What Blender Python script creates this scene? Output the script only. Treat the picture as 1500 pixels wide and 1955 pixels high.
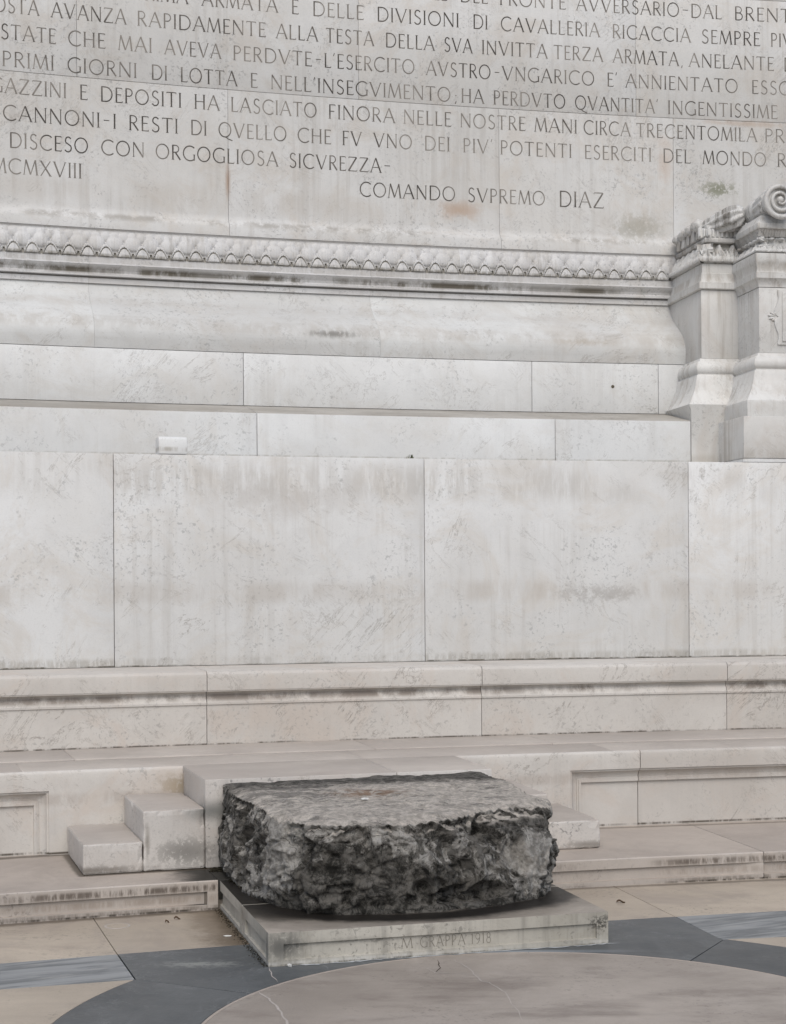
import bpy, bmesh, math, random
import numpy as np
from mathutils import Vector, noise
random.seed(7)
sc = bpy.context.scene
for o in list(bpy.data.objects): bpy.data.objects.remove(o)

# ------------------------------------------------------------------ camera, sky, sun, exposure
F_PX, W_PX, H_PX = 3033.77, 1500.0, 1955.0
cam = bpy.data.cameras.new("camera"); co = bpy.data.objects.new("camera", cam); sc.collection.objects.link(co)
cam.sensor_fit = 'VERTICAL'; cam.sensor_height = 24.0
cam.lens = F_PX / H_PX * 24.0
cam.shift_y = (1122.867 - H_PX / 2) / H_PX
cam.clip_start = 0.1; cam.clip_end = 500
co.location = (0, 0, 1.6)
co.rotation_euler = (math.radians(90), math.radians(0.344), 0)
sc.camera = co
world = bpy.data.worlds.new("World"); sc.world = world; world.use_nodes = True
wn = world.node_tree.nodes; wl = world.node_tree.links
SUN_EL, SUN_AZ = 50.0, 178.0          # azimuth clockwise from +Y (the wall is at +Y)
sky = wn.new("ShaderNodeTexSky"); sky.sky_type = 'NISHITA'; sky.sun_disc = False
sky.sun_elevation = math.radians(SUN_EL); sky.sun_rotation = math.radians(SUN_AZ)
sky.air_density = 1.0; sky.dust_density = 2.5; sky.ozone_density = 1.0
wl.new(sky.outputs[0], wn["Background"].inputs[0]); wn["Background"].inputs[1].default_value = 0.10
sun = bpy.data.lights.new("sun", 'SUN'); so = bpy.data.objects.new("sun", sun); sc.collection.objects.link(so)
sun.energy = 1.5; sun.angle = math.radians(50); sun.color = (1.0, 0.975, 0.915)
_e, _a = math.radians(SUN_EL), math.radians(SUN_AZ)
_d = Vector((math.sin(_a) * math.cos(_e), math.cos(_a) * math.cos(_e), math.sin(_e)))
so.rotation_euler = _d.to_track_quat('Z', 'Y').to_euler()
vs = sc.view_settings; vs.view_transform = 'Standard'; vs.look = 'None'; vs.exposure = 0.22; vs.gamma = 1.0
vs.use_curve_mapping = False

# ------------------------------------------------------------------ the exedra: everything stands on arcs about one centre
CX, CY = 8.7872, -23.7312
R4, R3, R2, R1, R0 = 32.298, 33.114, 34.154, 35.192, 35.835
RT = R0 + 1.40
AX = -15.63
Z_TREAD, Z_SEAT, Z_BACK, Z_WALL = 0.147, 0.610, 1.088, 2.502
def P(phi, R, z=0.0):
    p = math.radians(phi)
    return (CX + R * math.sin(p), CY + R * math.cos(p), z)
def arc(a, b, step=0.28):
    n = max(1, int(math.ceil(abs(b - a) / step)))
    return [a + (b - a) * i / n for i in range(n + 1)]

# ------------------------------------------------------------------ materials
class NT:
    def __init__(s, name):
        s.m = bpy.data.materials.new(name); s.m.use_nodes = True
        s.t = s.m.node_tree; s.n = s.t.nodes; s.l = s.t.links
        s.b = s.n["Principled BSDF"]
    def add(s, typ, **kw):
        x = s.n.new(typ)
        for k, v in kw.items(): setattr(x, k, v)
        return x
    def put(s, sock, v):
        if hasattr(v, 'is_linked') or isinstance(v, bpy.types.NodeSocket): s.l.new(v, sock)
        elif v is not None: sock.default_value = v
    def math(s, op, a, b=None, c=None, clamp=False):
        x = s.add("ShaderNodeMath", operation=op); x.use_clamp = clamp
        s.put(x.inputs[0], a)
        if b is not None: s.put(x.inputs[1], b)
        if c is not None: s.put(x.inputs[2], c)
        return x.outputs[0]
    def vmath(s, op, a, b):
        x = s.add("ShaderNodeVectorMath", operation=op); s.put(x.inputs[0], a); s.put(x.inputs[1], b)
        return x.outputs['Value'] if op in ('LENGTH', 'DISTANCE') else x.outputs[0]
    def noise(s, vec, scale, detail=4, rough=.55, dist=0.0):
        x = s.add("ShaderNodeTexNoise"); s.put(x.inputs['Vector'], vec)
        x.inputs['Scale'].default_value = scale; x.inputs['Detail'].default_value = detail
        x.inputs['Roughness'].default_value = rough; x.inputs['Distortion'].default_value = dist
        return x.outputs['Fac']
    def ramp(s, f, a, b):
        x = s.add("ShaderNodeMapRange"); x.interpolation_type = 'SMOOTHSTEP'
        s.put(x.inputs[0], f); x.inputs[1].default_value = a; x.inputs[2].default_value = b
        return x.outputs[0]
    def mix(s, f, a, b, mode='MIX'):
        x = s.add("ShaderNodeMix", data_type='RGBA', blend_type=mode)
        s.put(x.inputs[0], f)
        for i, v in ((6, a), (7, b)):
            if isinstance(v, tuple): v = (*v, 1) if len(v) == 3 else v
            s.put(x.inputs[i], v)
        return x.outputs[2]
    def pos(s, scale=(1, 1, 1), per_object=True):
        g = s.add("ShaderNodeNewGeometry").outputs['Position']
        v = s.vmath('MULTIPLY', g, scale)
        if per_object:
            r = s.add("ShaderNodeObjectInfo").outputs['Random']
            c = s.add("ShaderNodeCombineXYZ"); s.put(c.inputs[0], s.math('MULTIPLY', r, 37.0)); s.put(c.inputs[1], s.math('MULTIPLY', r, 91.0))
            v = s.vmath('ADD', v, c.outputs[0])
        return v
    def bump(s, h, strength, dist=.01, normal=None):
        x = s.add("ShaderNodeBump"); x.inputs['Strength'].default_value = strength; x.inputs['Distance'].default_value = dist
        s.put(x.inputs['Height'], h)
        if normal is not None: s.put(x.inputs['Normal'], normal)
        return x.outputs[0]

def spot(nt, col, c, rad, colour, amount, nscale=9.0, lo=.42, hi=.62, soft=1.0):
    """a stain of its own shape at world point c"""
    g = nt.add("ShaderNodeNewGeometry").outputs['Position']
    v = nt.vmath('SUBTRACT', g, tuple(c))
    v = nt.vmath('DIVIDE', v, tuple(rad))
    d = nt.vmath('LENGTH', v, (0, 0, 0))
    m = nt.ramp(d, 1.0, 1.0 - soft)
    gg = nt.vmath('MULTIPLY', g, (1, 1, .22)) if nscale < 0 else g
    n = nt.ramp(nt.math('ADD', nt.noise(gg, abs(nscale), 7, .75), nt.math('MULTIPLY', m, .22)), lo + .1, hi + .1)
    f = nt.math('MULTIPLY', nt.math('MULTIPLY', m, n), amount, clamp=True)
    return nt.mix(f, col, colour)

def seg_stain(nt, col, pts, width, colour, amount, nscale=10.0, rag=.6):
    g = nt.vmath('MULTIPLY', nt.add("ShaderNodeNewGeometry").outputs['Position'], (1, 1, 0)); dm = None
    for a, b in zip(pts, pts[1:]):
        ba = Vector((b[0] - a[0], b[1] - a[1], 0)); pa = nt.vmath('SUBTRACT', g, (a[0], a[1], 0))
        dt = nt.add("ShaderNodeVectorMath", operation='DOT_PRODUCT'); nt.put(dt.inputs[0], pa); nt.put(dt.inputs[1], tuple(ba / ba.length_squared))
        hh = nt.math('ADD', dt.outputs['Value'], 0.0, clamp=True)
        sc_ = nt.add("ShaderNodeVectorMath", operation='SCALE'); sc_.inputs[0].default_value = tuple(ba); nt.put(sc_.inputs['Scale'], hh)
        d = nt.vmath('LENGTH', nt.vmath('SUBTRACT', pa, sc_.outputs[0]), (0, 0, 0))
        dm = d if dm is None else nt.math('MINIMUM', dm, d)
    n = nt.noise(g, nscale, 7, .7)
    e = nt.math('DIVIDE', dm, nt.math('MULTIPLY', nt.math('MULTIPLY_ADD', n, 2 * rag, 1 - rag), width))
    return nt.mix(nt.math('MULTIPLY', nt.ramp(e, 1.15, .35), amount), col, colour)

def marble(name, c1, c2, vein=.5, veincol=(.20, .175, .15), speck=.5, streak=.3, streakcol=(.42, .40, .37), patch=.5, patchcol=(.5, .46, .40),
           rough=.5, objvar=.10, vz=1.0, spots=(), bands=(), horiz=0.0, horizcol=(.35, .33, .3), aniso=(1.2, 1.2, 30), segs=()):
    nt = NT(name)
    p = nt.pos((1, 1, vz))
    big = nt.noise(p, .9, 6, .6, .4)
    col = nt.mix(nt.ramp(big, .32, .68), c1, c2)
    # cloudy mottling
    mot = nt.noise(p, 5.5, 8, .7, .3)
    col = nt.mix(nt.math('MULTIPLY', nt.ramp(mot, .46, .60), .22), col, tuple(x * .8 for x in c1))
    # warm or grey patches
    pm = nt.ramp(nt.noise(p, 1.7, 8, .74, 1.0), .47, .64)
    col = nt.mix(nt.math('MULTIPLY', pm, patch), col, patchcol)
    # rain streaks
    if streak:
        ps = nt.pos((15, 15, .5))
        st = nt.ramp(nt.noise(ps, 1.0, 6, .7), .47, .66)
        sm = nt.ramp(nt.noise(p, 1.1, 4, .6), .42, .58)
        col = nt.mix(nt.math('MULTIPLY', nt.math('MULTIPLY', st, sm), streak), col, streakcol)
    if horiz:
        ph = nt.pos(aniso)
        hs = nt.ramp(nt.noise(ph, 1.0, 6, .65), .46, .70)
        col = nt.mix(nt.math('MULTIPLY', hs, horiz), col, horizcol)
    # hairline veins: broken lines running mostly one way, finer crazing across them
    vr = nt.add("ShaderNodeVectorRotate"); vr.rotation_type = 'Y_AXIS'; nt.put(vr.inputs['Vector'], p); vr.inputs['Angle'].default_value = math.radians(52)
    for vv, sc_, w, amt, dist in ((nt.vmath('MULTIPLY', vr.outputs[0], (.45, .8, 1.5)), 1.5, .0050, vein * 1.3, 1.2), (nt.vmath('MULTIPLY', vr.outputs[0], (1.6, 1, .55)), 3.0, .0075, vein * .8, 1.0)):
        n = nt.noise(vv, sc_, 9, .72, dist)
        ln = nt.ramp(nt.math('ABSOLUTE', nt.math('SUBTRACT', n, .5)), w * 1.5, w * .3)
        mk = nt.ramp(nt.noise(p, sc_ * .9 + .31, 5, .7), .50, .60)
        col = nt.mix(nt.math('MULTIPLY', nt.math('MULTIPLY', ln, mk), amt), col, veincol)
    # pits and fine dirt flecks
    if speck:
        f1 = nt.ramp(nt.noise(p, 42, 4, .65, .6), .555, .63)
        f2 = nt.ramp(nt.noise(p, 1.9, 6, .7), .47, .60)
        col = nt.mix(nt.math('MULTIPLY', nt.math('MULTIPLY', f1, f2), speck), col, tuple(x * .42 for x in c1))
        f3 = nt.ramp(nt.noise(p, 110, 3, .6), .52, .66)
        col = nt.mix(nt.math('MULTIPLY', f3, speck * .35), col, tuple(x * .66 for x in c1))
    # ragged bands at world height z0..z1: grime, and contact shade painted along the bases
    gz = nt.add("ShaderNodeSeparateXYZ"); nt.put(gz.inputs[0], nt.add("ShaderNodeNewGeometry").outputs['Position'])
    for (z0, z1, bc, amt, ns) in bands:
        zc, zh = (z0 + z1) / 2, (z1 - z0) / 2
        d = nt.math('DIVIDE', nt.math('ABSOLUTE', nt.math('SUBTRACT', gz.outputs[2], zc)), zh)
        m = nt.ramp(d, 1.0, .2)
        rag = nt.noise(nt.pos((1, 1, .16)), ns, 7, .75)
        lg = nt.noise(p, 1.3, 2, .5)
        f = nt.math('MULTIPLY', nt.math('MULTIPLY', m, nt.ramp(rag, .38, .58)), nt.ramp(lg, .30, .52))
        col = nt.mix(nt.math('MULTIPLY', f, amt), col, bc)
    for sp in spots: col = spot(nt, col, *sp)
    for sg in segs: col = seg_stain(nt, col, *sg)
    # stone to stone variation
    r = nt.add("ShaderNodeObjectInfo").outputs['Random']
    v = nt.math('MULTIPLY_ADD', r, objvar, 1 - objvar * .5)
    cc = nt.add("ShaderNodeCombineXYZ")
    for i in range(3): nt.put(cc.inputs[i], v)
    col = nt.mix(1.0, col, cc.outputs[0], 'MULTIPLY')
    nt.l.new(col, nt.b.inputs['Base Color'])
    nt.put(nt.b.inputs['Roughness'], nt.math('MULTIPLY_ADD', mot, .25, rough - .1))
    nt.b.inputs['Specular IOR Level'].default_value = .35
    h = nt.math('ADD', nt.noise(p, 55, 4, .6), nt.math('MULTIPLY', nt.noise(p, 8, 4, .6), 2.0))
    nt.l.new(nt.bump(h, .25, .003), nt.b.inputs['Normal'])
    return nt.m

GREEN, BLACK, RUST, BROWN = (.16, .17, .10), (.018, .017, .014), (.42, .26, .16), (.12, .085, .055)
def pz(phi, R, z): return P(phi, R, z)
M = {}
cool1, cool2 = (.66, .66, .665), (.56, .555, .55)
M['panel'] = marble('marble_panel', (.69, .697, .695), (.61, .605, .59), vein=.45, speck=.5, streak=.30, patch=.45, patchcol=(.57, .53, .475), objvar=.15,
    bands=[(1.47, 1.68, (.44, .40, .355), .45, 3.0), (2.15, 2.52, (.40, .375, .34), .5, 9.0), (1.085, 1.102, (.09, .08, .06), .95, 9.0), (1.06, 1.16, (.30, .28, .24), .5, 20.0)],  # bands at the wall base paint in contact shade along with joint grime
    spots=[(P(-15.4, R0, 2.2), (.9, .9, .25), (.44, .41, .38), .45, 4), (P(-11.8, R0, 1.55), (.8, .8, .14), (.30, .28, .26), .5, 14, .5, .66)])
M['course'] = marble('marble_course', (.70, .71, .71), (.63, .63, .62), vein=.35, speck=.45, streak=.2, patch=.35, patchcol=(.55, .525, .485), objvar=.16,
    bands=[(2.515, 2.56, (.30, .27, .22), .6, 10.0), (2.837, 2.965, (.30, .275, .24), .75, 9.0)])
M['text'] = marble('marble_text_slab', (.65, .65, .642), (.585, .575, .552), vein=.35, speck=.55, streak=.40, patch=.5, patchcol=(.53, .485, .43), objvar=.06,
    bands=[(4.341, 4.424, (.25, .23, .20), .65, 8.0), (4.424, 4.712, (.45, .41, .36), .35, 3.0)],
    spots=[(P(-12.7995, RT, 4.5884), (.34, .34, .13), (.42, .29, .20), .7, 6, .38, .60), (P(-9.4332, RT, 4.8461), (.30, .3, .13), GREEN, .8, 30, .47, .58),
           (P(-10.5043, RT, 4.506), (.42, .42, .22), (.27, .25, .19), .55, 22, .44, .6), (P(-10.1472, RT, 5.0522), (.12, .12, .4), (.5, .37, .28), .45, 5),
           (P(-15.6252, RT, 4.7121), (.03, .05, .2), (.36, .25, .18), .8, 8, .2, .4), (P(-9.0761, RT, 5.3922), (.8, .8, .05), (.45, .33, .24), .5, 8)])
M['cyma'] = marble('marble_cyma', (.64, .65, .645), (.56, .56, .55), vein=.4, speck=.55, streak=.25, patch=.4, patchcol=(.49, .455, .41), objvar=.06, horiz=.12,
    bands=[(3.455, 3.620, (.36, .33, .29), .42, 7.0), (3.661, 3.785, (.44, .41, .37), .35, 5.0)],
    spots=[(P(-14.5031, R0 + 1.05, 3.5116), (.36, .36, .055), (.16, .155, .14), .85, -26, .40, .58, 1.0), (P(-11.4224, R0 + 1.05, 3.5064), (.5, .5, .06), (.36, .31, .25), .5, 8)])
M['cornice'] = marble('marble_cornice', (.62, .62, .62), (.55, .54, .53), vein=.3, speck=.6, streak=.45, streakcol=(.28, .26, .23), patch=.35, patchcol=(.46, .43, .38), objvar=.05,
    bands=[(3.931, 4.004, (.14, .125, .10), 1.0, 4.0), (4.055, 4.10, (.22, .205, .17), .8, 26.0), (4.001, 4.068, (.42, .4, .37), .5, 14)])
M['pilaster'] = marble('marble_pilaster', (.66, .66, .645), (.59, .58, .56), vein=.3, speck=.4, streak=.60, streakcol=(.34, .31, .27), patch=.4, patchcol=(.50, .455, .41), objvar=.08,
    bands=[(2.48, 2.62, (.34, .30, .25), .35, 9.0), (3.908, 4.032, (.34, .305, .26), .55, 9.0)])
M['carving'] = marble('marble_carving', (.66, .66, .65), (.54, .53, .51), vein=.2, speck=.9, streak=.95, streakcol=(.15, .135, .115), patch=.7, patchcol=(.36, .325, .28), objvar=.05,
    bands=[(4.238, 4.295, (.20, .17, .14), .8, 12)])
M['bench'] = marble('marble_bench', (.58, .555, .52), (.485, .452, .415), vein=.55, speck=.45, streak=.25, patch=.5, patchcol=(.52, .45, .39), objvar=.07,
    bands=[(.610, .632, (.09, .075, .06), .95, 9.0), (.146, .166, (.09, .075, .06), .95, 9.0), (.880, .955, (.20, .17, .145), .9, 4.0), (.40, .50, (.36, .31, .27), .45, 7.0)],  # bands at seat and tread level: painted contact shade plus joint grime
    spots=[(P(-16.99, R2, .50), (.22, .22, .12), (.30, .24, .16), .75, 20, .4, .56)])
M['seat'] = marble('marble_seat', (.49, .445, .40), (.39, .35, .315), vein=.15, horiz=.3, horizcol=(.24, .21, .185), speck=.2, streak=0, patch=.45, patchcol=(.40, .35, .315), objvar=.04, rough=.45)
M['tread'] = marble('marble_tread', (.47, .41, .355), (.38, .33, .29), vein=.15, horiz=.15, horizcol=(.20, .17, .15), speck=.25, streak=0, patch=.5, patchcol=(.33, .28, .245), objvar=.04, rough=.42,
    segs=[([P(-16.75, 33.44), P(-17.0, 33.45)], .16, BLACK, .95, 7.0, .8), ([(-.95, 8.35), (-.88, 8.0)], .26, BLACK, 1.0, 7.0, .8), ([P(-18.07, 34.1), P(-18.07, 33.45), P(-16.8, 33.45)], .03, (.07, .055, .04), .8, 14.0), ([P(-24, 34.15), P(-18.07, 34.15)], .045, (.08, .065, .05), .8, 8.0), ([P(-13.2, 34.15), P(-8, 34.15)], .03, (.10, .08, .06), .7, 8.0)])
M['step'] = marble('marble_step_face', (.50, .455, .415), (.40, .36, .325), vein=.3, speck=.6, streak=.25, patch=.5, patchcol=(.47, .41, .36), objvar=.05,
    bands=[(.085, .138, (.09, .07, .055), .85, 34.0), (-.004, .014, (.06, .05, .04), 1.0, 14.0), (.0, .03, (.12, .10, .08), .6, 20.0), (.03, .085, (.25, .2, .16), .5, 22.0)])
M['stair'] = marble('marble_stair', (.60, .575, .545), (.50, .47, .44), vein=.45, speck=1.0, streak=.3, patch=.4, patchcol=(.50, .44, .39), objvar=.04,
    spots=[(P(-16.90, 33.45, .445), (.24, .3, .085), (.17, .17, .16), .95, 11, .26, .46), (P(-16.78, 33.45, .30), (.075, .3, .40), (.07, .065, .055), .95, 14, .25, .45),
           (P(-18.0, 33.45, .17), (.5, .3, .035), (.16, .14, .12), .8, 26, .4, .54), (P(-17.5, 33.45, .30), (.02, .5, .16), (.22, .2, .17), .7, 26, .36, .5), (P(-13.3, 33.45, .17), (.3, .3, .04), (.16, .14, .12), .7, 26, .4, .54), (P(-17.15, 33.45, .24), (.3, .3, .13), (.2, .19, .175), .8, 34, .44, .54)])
M['stair_top'] = M['seat']
M['plinth'] = marble('marble_plinth', (.50, .48, .43), (.36, .34, .295), vein=.25, speck=.8, streak=.55, streakcol=(.20, .19, .17), patch=.55, patchcol=(.28, .26, .22), objvar=.05,
    bands=[(-.003, .010, (.07, .065, .055), .8, 20.0), (.0, .022, (.60, .60, .59), .4, 22.0)],
    spots=[((-.48, 6.76, .08), (.16, .14, .10), (.085, .085, .08), .9, 22, .35, .55), ((.93, 7.10, .09), (.12, .12, .08), BLACK, .95, 38, .5, .6),
           ((-.62, 7.35, .10), (.16, .22, .09), (.055, .042, .028), .95, 10, .3, .5), ((-.2, 6.8, .09), (.5, .2, .03), (.2, .19, .165), .5, 20)])
def pl0(s, t): return (-.536 + math.cos(.269) * s - math.sin(.269) * t, 6.723 + math.sin(.269) * s + math.cos(.269) * t)
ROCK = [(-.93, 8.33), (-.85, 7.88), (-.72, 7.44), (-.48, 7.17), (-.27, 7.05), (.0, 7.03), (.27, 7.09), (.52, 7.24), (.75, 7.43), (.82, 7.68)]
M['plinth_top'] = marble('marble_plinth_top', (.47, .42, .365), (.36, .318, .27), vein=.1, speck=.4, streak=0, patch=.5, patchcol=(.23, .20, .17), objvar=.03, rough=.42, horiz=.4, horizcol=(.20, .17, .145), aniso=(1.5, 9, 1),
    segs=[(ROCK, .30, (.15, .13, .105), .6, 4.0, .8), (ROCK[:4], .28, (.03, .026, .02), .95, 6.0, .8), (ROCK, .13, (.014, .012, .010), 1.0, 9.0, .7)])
M['paving'] = marble('beige_paving', (.50, .43, .345), (.39, .335, .27), vein=.1, veincol=(.2, .16, .13), speck=.7, horiz=.25, horizcol=(.27, .215, .175), aniso=(1.5, 6, 1), segs=[([pl0(-.006, .05), pl0(-.006, 1.30)], .085, (.045, .035, .022), .95, 14.0, .8), ([pl0(-.006, .55), pl0(-.006, 1.32)], .22, (.15, .115, .08), .75, 7.0, .9), ([P(-20, R3), P(-16.98, R3)], .06, (.10, .08, .06), .8, 9.0, .8), ([P(-14.2, R3), P(-8, R3)], .035, (.12, .10, .08), .7, 9.0, .8)], streak=0, patch=.55, patchcol=(.30, .255, .22), objvar=.07, rough=.40,
    spots=[((-.72, 7.25, 0), (.24, .22, .1), (.10, .08, .055), .85, 16, .38, .56), ((-.83, 7.85, 0), (.10, .3, .1), (.06, .05, .035), .9, 12, .25, .5), ((-1.35, 7.9, 0), (.5, .14, .1), (.25, .2, .16), .5, 8)])
M['disc'] = marble('brown_disc_paving', (.385, .338, .295), (.28, .244, .212), vein=.0, speck=.55, streak=0, patch=.5, patchcol=(.42, .375, .335), objvar=.0, rough=.36, horiz=.8, horizcol=(.19, .158, .138), aniso=(1.6, 4.0, 1))
M['slate'] = marble('slate_paving', (.094, .104, .110), (.064, .071, .076), vein=.5, veincol=(.20, .21, .215), speck=.25, streak=0, patch=.35, patchcol=(.125, .135, .14), objvar=.22, rough=.40,
    spots=[((-.83, 6.78, 0), (.36, .12, .1), (.24, .25, .235), .75, 26, .44, .62), ((.5, 6.98, 0), (.7, .05, .1), (.34, .38, .42), .6, 8, .2, .5), ((1.55, 7.4, 0), (.2, .1, .1), (.2, .22, .23), .5, 22)])
def bardiglio():
    nt = NT('veined_grey_paving')
    p = nt.pos((1, 1, 1)); g = nt.add("ShaderNodeVectorRotate"); nt.put(g.inputs['Vector'], p); g.inputs['Angle'].default_value = math.radians(-24)
    v = nt.vmath('MULTIPLY', g.outputs[0], (1.2, 9, 1))
    n = nt.noise(v, 1.6, 7, .62, .6)
    col = nt.mix(nt.ramp(n, .38, .62), (.26, .275, .285), (.115, .13, .14))
    col = nt.mix(nt.math('MULTIPLY', nt.ramp(nt.noise(v, 3.4, 6, .6), .5, .7), .6), col, (.33, .335, .33))
    nt.l.new(col, nt.b.inputs['Base Color']); nt.b.inputs['Roughness'].default_value = .4
    return nt.m
M['bardiglio'] = bardiglio()
def plain(name, c, rough=.7, spec=.3):
    nt = NT(name); p = nt.pos(); n = nt.noise(p, 30, 4, .6)
    nt.l.new(nt.mix(n, tuple(x * .75 for x in c), tuple(min(1, x * 1.2) for x in c)), nt.b.inputs['Base Color'])
    nt.b.inputs['Roughness'].default_value = rough; nt.b.inputs['Specular IOR Level'].default_value = spec
    return nt.m
M['mortar'] = plain('dark_mortar', (.16, .14, .12))
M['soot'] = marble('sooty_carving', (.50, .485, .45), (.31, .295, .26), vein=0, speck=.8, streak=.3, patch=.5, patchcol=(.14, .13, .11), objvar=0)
M['ledge_dirty'] = marble('grimy_ledge_marble', (.44, .42, .385), (.32, .30, .27), vein=.2, speck=.7, streak=0, patch=.6, patchcol=(.30, .275, .24), objvar=.05, horiz=.5, horizcol=(.24, .22, .19), aniso=(3, 3, 40))
def ink_mat():
    nt = NT('faded_letter_paint'); p = nt.pos(per_object=False)
    n = nt.ramp(nt.noise(p, 1.7, 6, .7), .38, .62)
    nt.l.new(nt.mix(n, (.06, .053, .046), (.27, .25, .225)), nt.b.inputs['Base Color']); nt.b.inputs['Roughness'].default_value = .8
    return nt.m
M['ink'] = ink_mat()
M['ink2'] = plain('worn_letter_paint', (.20, .185, .16))
M['pale_vein'] = plain('pale_vein', (.46, .42, .385), .5)
M['dark_crack'] = plain('dark_crack', (.07, .055, .045), .8)
M['pale_edge'] = plain('pale_edging', (.40, .345, .30), .5)
M['iron'] = plain('rusty_iron', (.10, .085, .06))
M['moss'] = plain('dark_moss', (.03, .026, .016), .95)
M['leaf_brown'] = plain('dry_leaf_brown', (.10, .065, .04))
M['weed'] = plain('weed_green', (.09, .10, .05))
M['whitebit'] = plain('white_mineral', (.62, .62, .6))
M['grout_white'] = plain('limewash_smear', (.42, .44, .45))

def boulder_mat():
    nt = NT('weathered_limestone'); p = nt.pos(per_object=False)
    g = nt.add("ShaderNodeNewGeometry"); nz = nt.add("ShaderNodeSeparateXYZ"); nt.put(nz.inputs[0], g.outputs['Normal'])
    px = nt.add("ShaderNodeSeparateXYZ"); nt.put(px.inputs[0], g.outputs['Position'])
    def blob(c, r_, e0=1.15, e1=.25):
        return nt.ramp(nt.vmath('LENGTH', nt.vmath('DIVIDE', nt.vmath('SUBTRACT', g.outputs['Position'], c), r_), (0, 0, 0)), e0, e1)
    a = nt.noise(p, 4.0, 9, .74, .5); b = nt.noise(p, 17, 9, .78, .5); fine = nt.noise(p, 85, 5, .75)
    light = nt.mix(nt.ramp(b, .38, .60), (.24, .228, .208), (.54, .52, .485))
    light = nt.mix(nt.math('MULTIPLY', nt.ramp(a, .50, .60), .6), light, (.30, .275, .24))
    dark = nt.mix(nt.ramp(b, .40, .60), (.022, .021, .018), (.18, .17, .153))
    # where the black crust sits: broad masses plus ragged noise
    m = nt.math('MULTIPLY', nt.ramp(a, .44, .57), .62)
    for c, r_, w in (((-.12, 7.0, .27), (.46, .5, .17), .55), ((.36, 7.15, .20), (.26, .5, .09), .8), ((.60, 7.3, .50), (.34, .5, .075), .6), ((.0, 7.0, .145), (1.2, .8, .05), .6), ((.40, 7.3, .46), (.07, .3, .12), .5)):
        m = nt.math('ADD', m, nt.math('MULTIPLY', blob(c, r_), w))
    for c, r_, w in (((.68, 7.35, .33), (.26, .5, .13), .75), ((-.56, 7.2, .40), (.15, .4, .22), .6), ((-.15, 7.0, .50), (.55, .3, .06), .35), ((.08, 7.0, .22), (.10, .3, .07), .3)):
        m = nt.math('SUBTRACT', m, nt.math('MULTIPLY', blob(c, r_), w))
    k = nt.noise(nt.vmath('MULTIPLY', p, (1, 1, .7)), 9, 10, .82, .4)
    f = nt.ramp(nt.math('ADD', m, nt.math('MULTIPLY_ADD', k, 1.7, -.85)), .06, .46)
    col = nt.mix(nt.math('MULTIPLY', f, .97), light, dark)
    # trodden top: pale tan, black lichen towards the back and in ragged flecks
    tan = nt.mix(nt.ramp(nt.noise(p, 24, 9, .8), .40, .60), (.46, .42, .37), (.74, .68, .61))
    tl = nt.ramp(nt.math('ADD', nt.noise(nt.vmath('MULTIPLY', p, (1, 1.7, 1)), 7, 10, .82), nt.math('MULTIPLY', blob((-.55, 8.0, .57), (.35, .45, .3)), .09)), .52, .60)
    tan = nt.mix(nt.math('MULTIPLY', tl, .65), tan, (.13, .126, .118))
    backm = nt.ramp(nt.math('ADD', px.outputs[1], nt.math('ADD', nt.math('MULTIPLY', px.outputs[0], -.22), nt.math('MULTIPLY', k, .7))), 8.50, 8.72)
    tan = nt.mix(nt.math('MULTIPLY', backm, .92), tan, nt.mix(nt.ramp(b, .42, .62), (.035, .034, .031), (.20, .19, .17)))
    rust = nt.math('MULTIPLY', nt.math('MULTIPLY', blob((-.12, 7.94, .57), (.30, .22, .2), 1.0, .1), nt.ramp(nt.noise(p, 16, 5, .6), .4, .56)), .8)
    tan = nt.mix(rust, tan, (.24, .13, .065))
    up = nt.math('MULTIPLY', nt.ramp(nz.outputs[2], .45, .80), nt.ramp(px.outputs[2], .47, .51))
    col = nt.mix(up, col, tan)
    wv = nt.add("ShaderNodeTexNoise"); nt.put(wv.inputs['Vector'], p); wv.inputs['Scale'].default_value = 7; wv.inputs['Detail'].default_value = 6
    v = nt.add("ShaderNodeTexVoronoi", feature='DISTANCE_TO_EDGE')
    nt.put(v.inputs['Vector'], nt.vmath('ADD', p, nt.vmath('MULTIPLY', wv.outputs['Color'], (.22, .22, .22)))); v.inputs['Scale'].default_value = 8
    cr = nt.math('MULTIPLY', nt.ramp(v.outputs['Distance'], .022, .0), nt.ramp(a, .50, .40))
    col = nt.mix(nt.math('MULTIPLY', nt.math('MULTIPLY', cr, nt.math('SUBTRACT', 1.0, nt.math('MULTIPLY', up, .6))), .9), col, (.014, .013, .011))
    col = nt.mix(nt.math('MULTIPLY', nt.ramp(fine, .54, .66), .45), col, nt.mix(.35, (.02, .02, .018), col))
    nt.l.new(col, nt.b.inputs['Base Color']); nt.b.inputs['Roughness'].default_value = .92; nt.b.inputs['Specular IOR Level'].default_value = .2
    h = nt.math('ADD', nt.noise(p, 34, 9, .78, .5), nt.math('MULTIPLY', cr, -.4))
    h = nt.math('ADD', h, nt.math('MULTIPLY', fine, .35))
    nt.l.new(nt.bump(h, 1.0, .028), nt.b.inputs['Normal'])
    return nt.m
M['boulder'] = boulder_mat()
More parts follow.
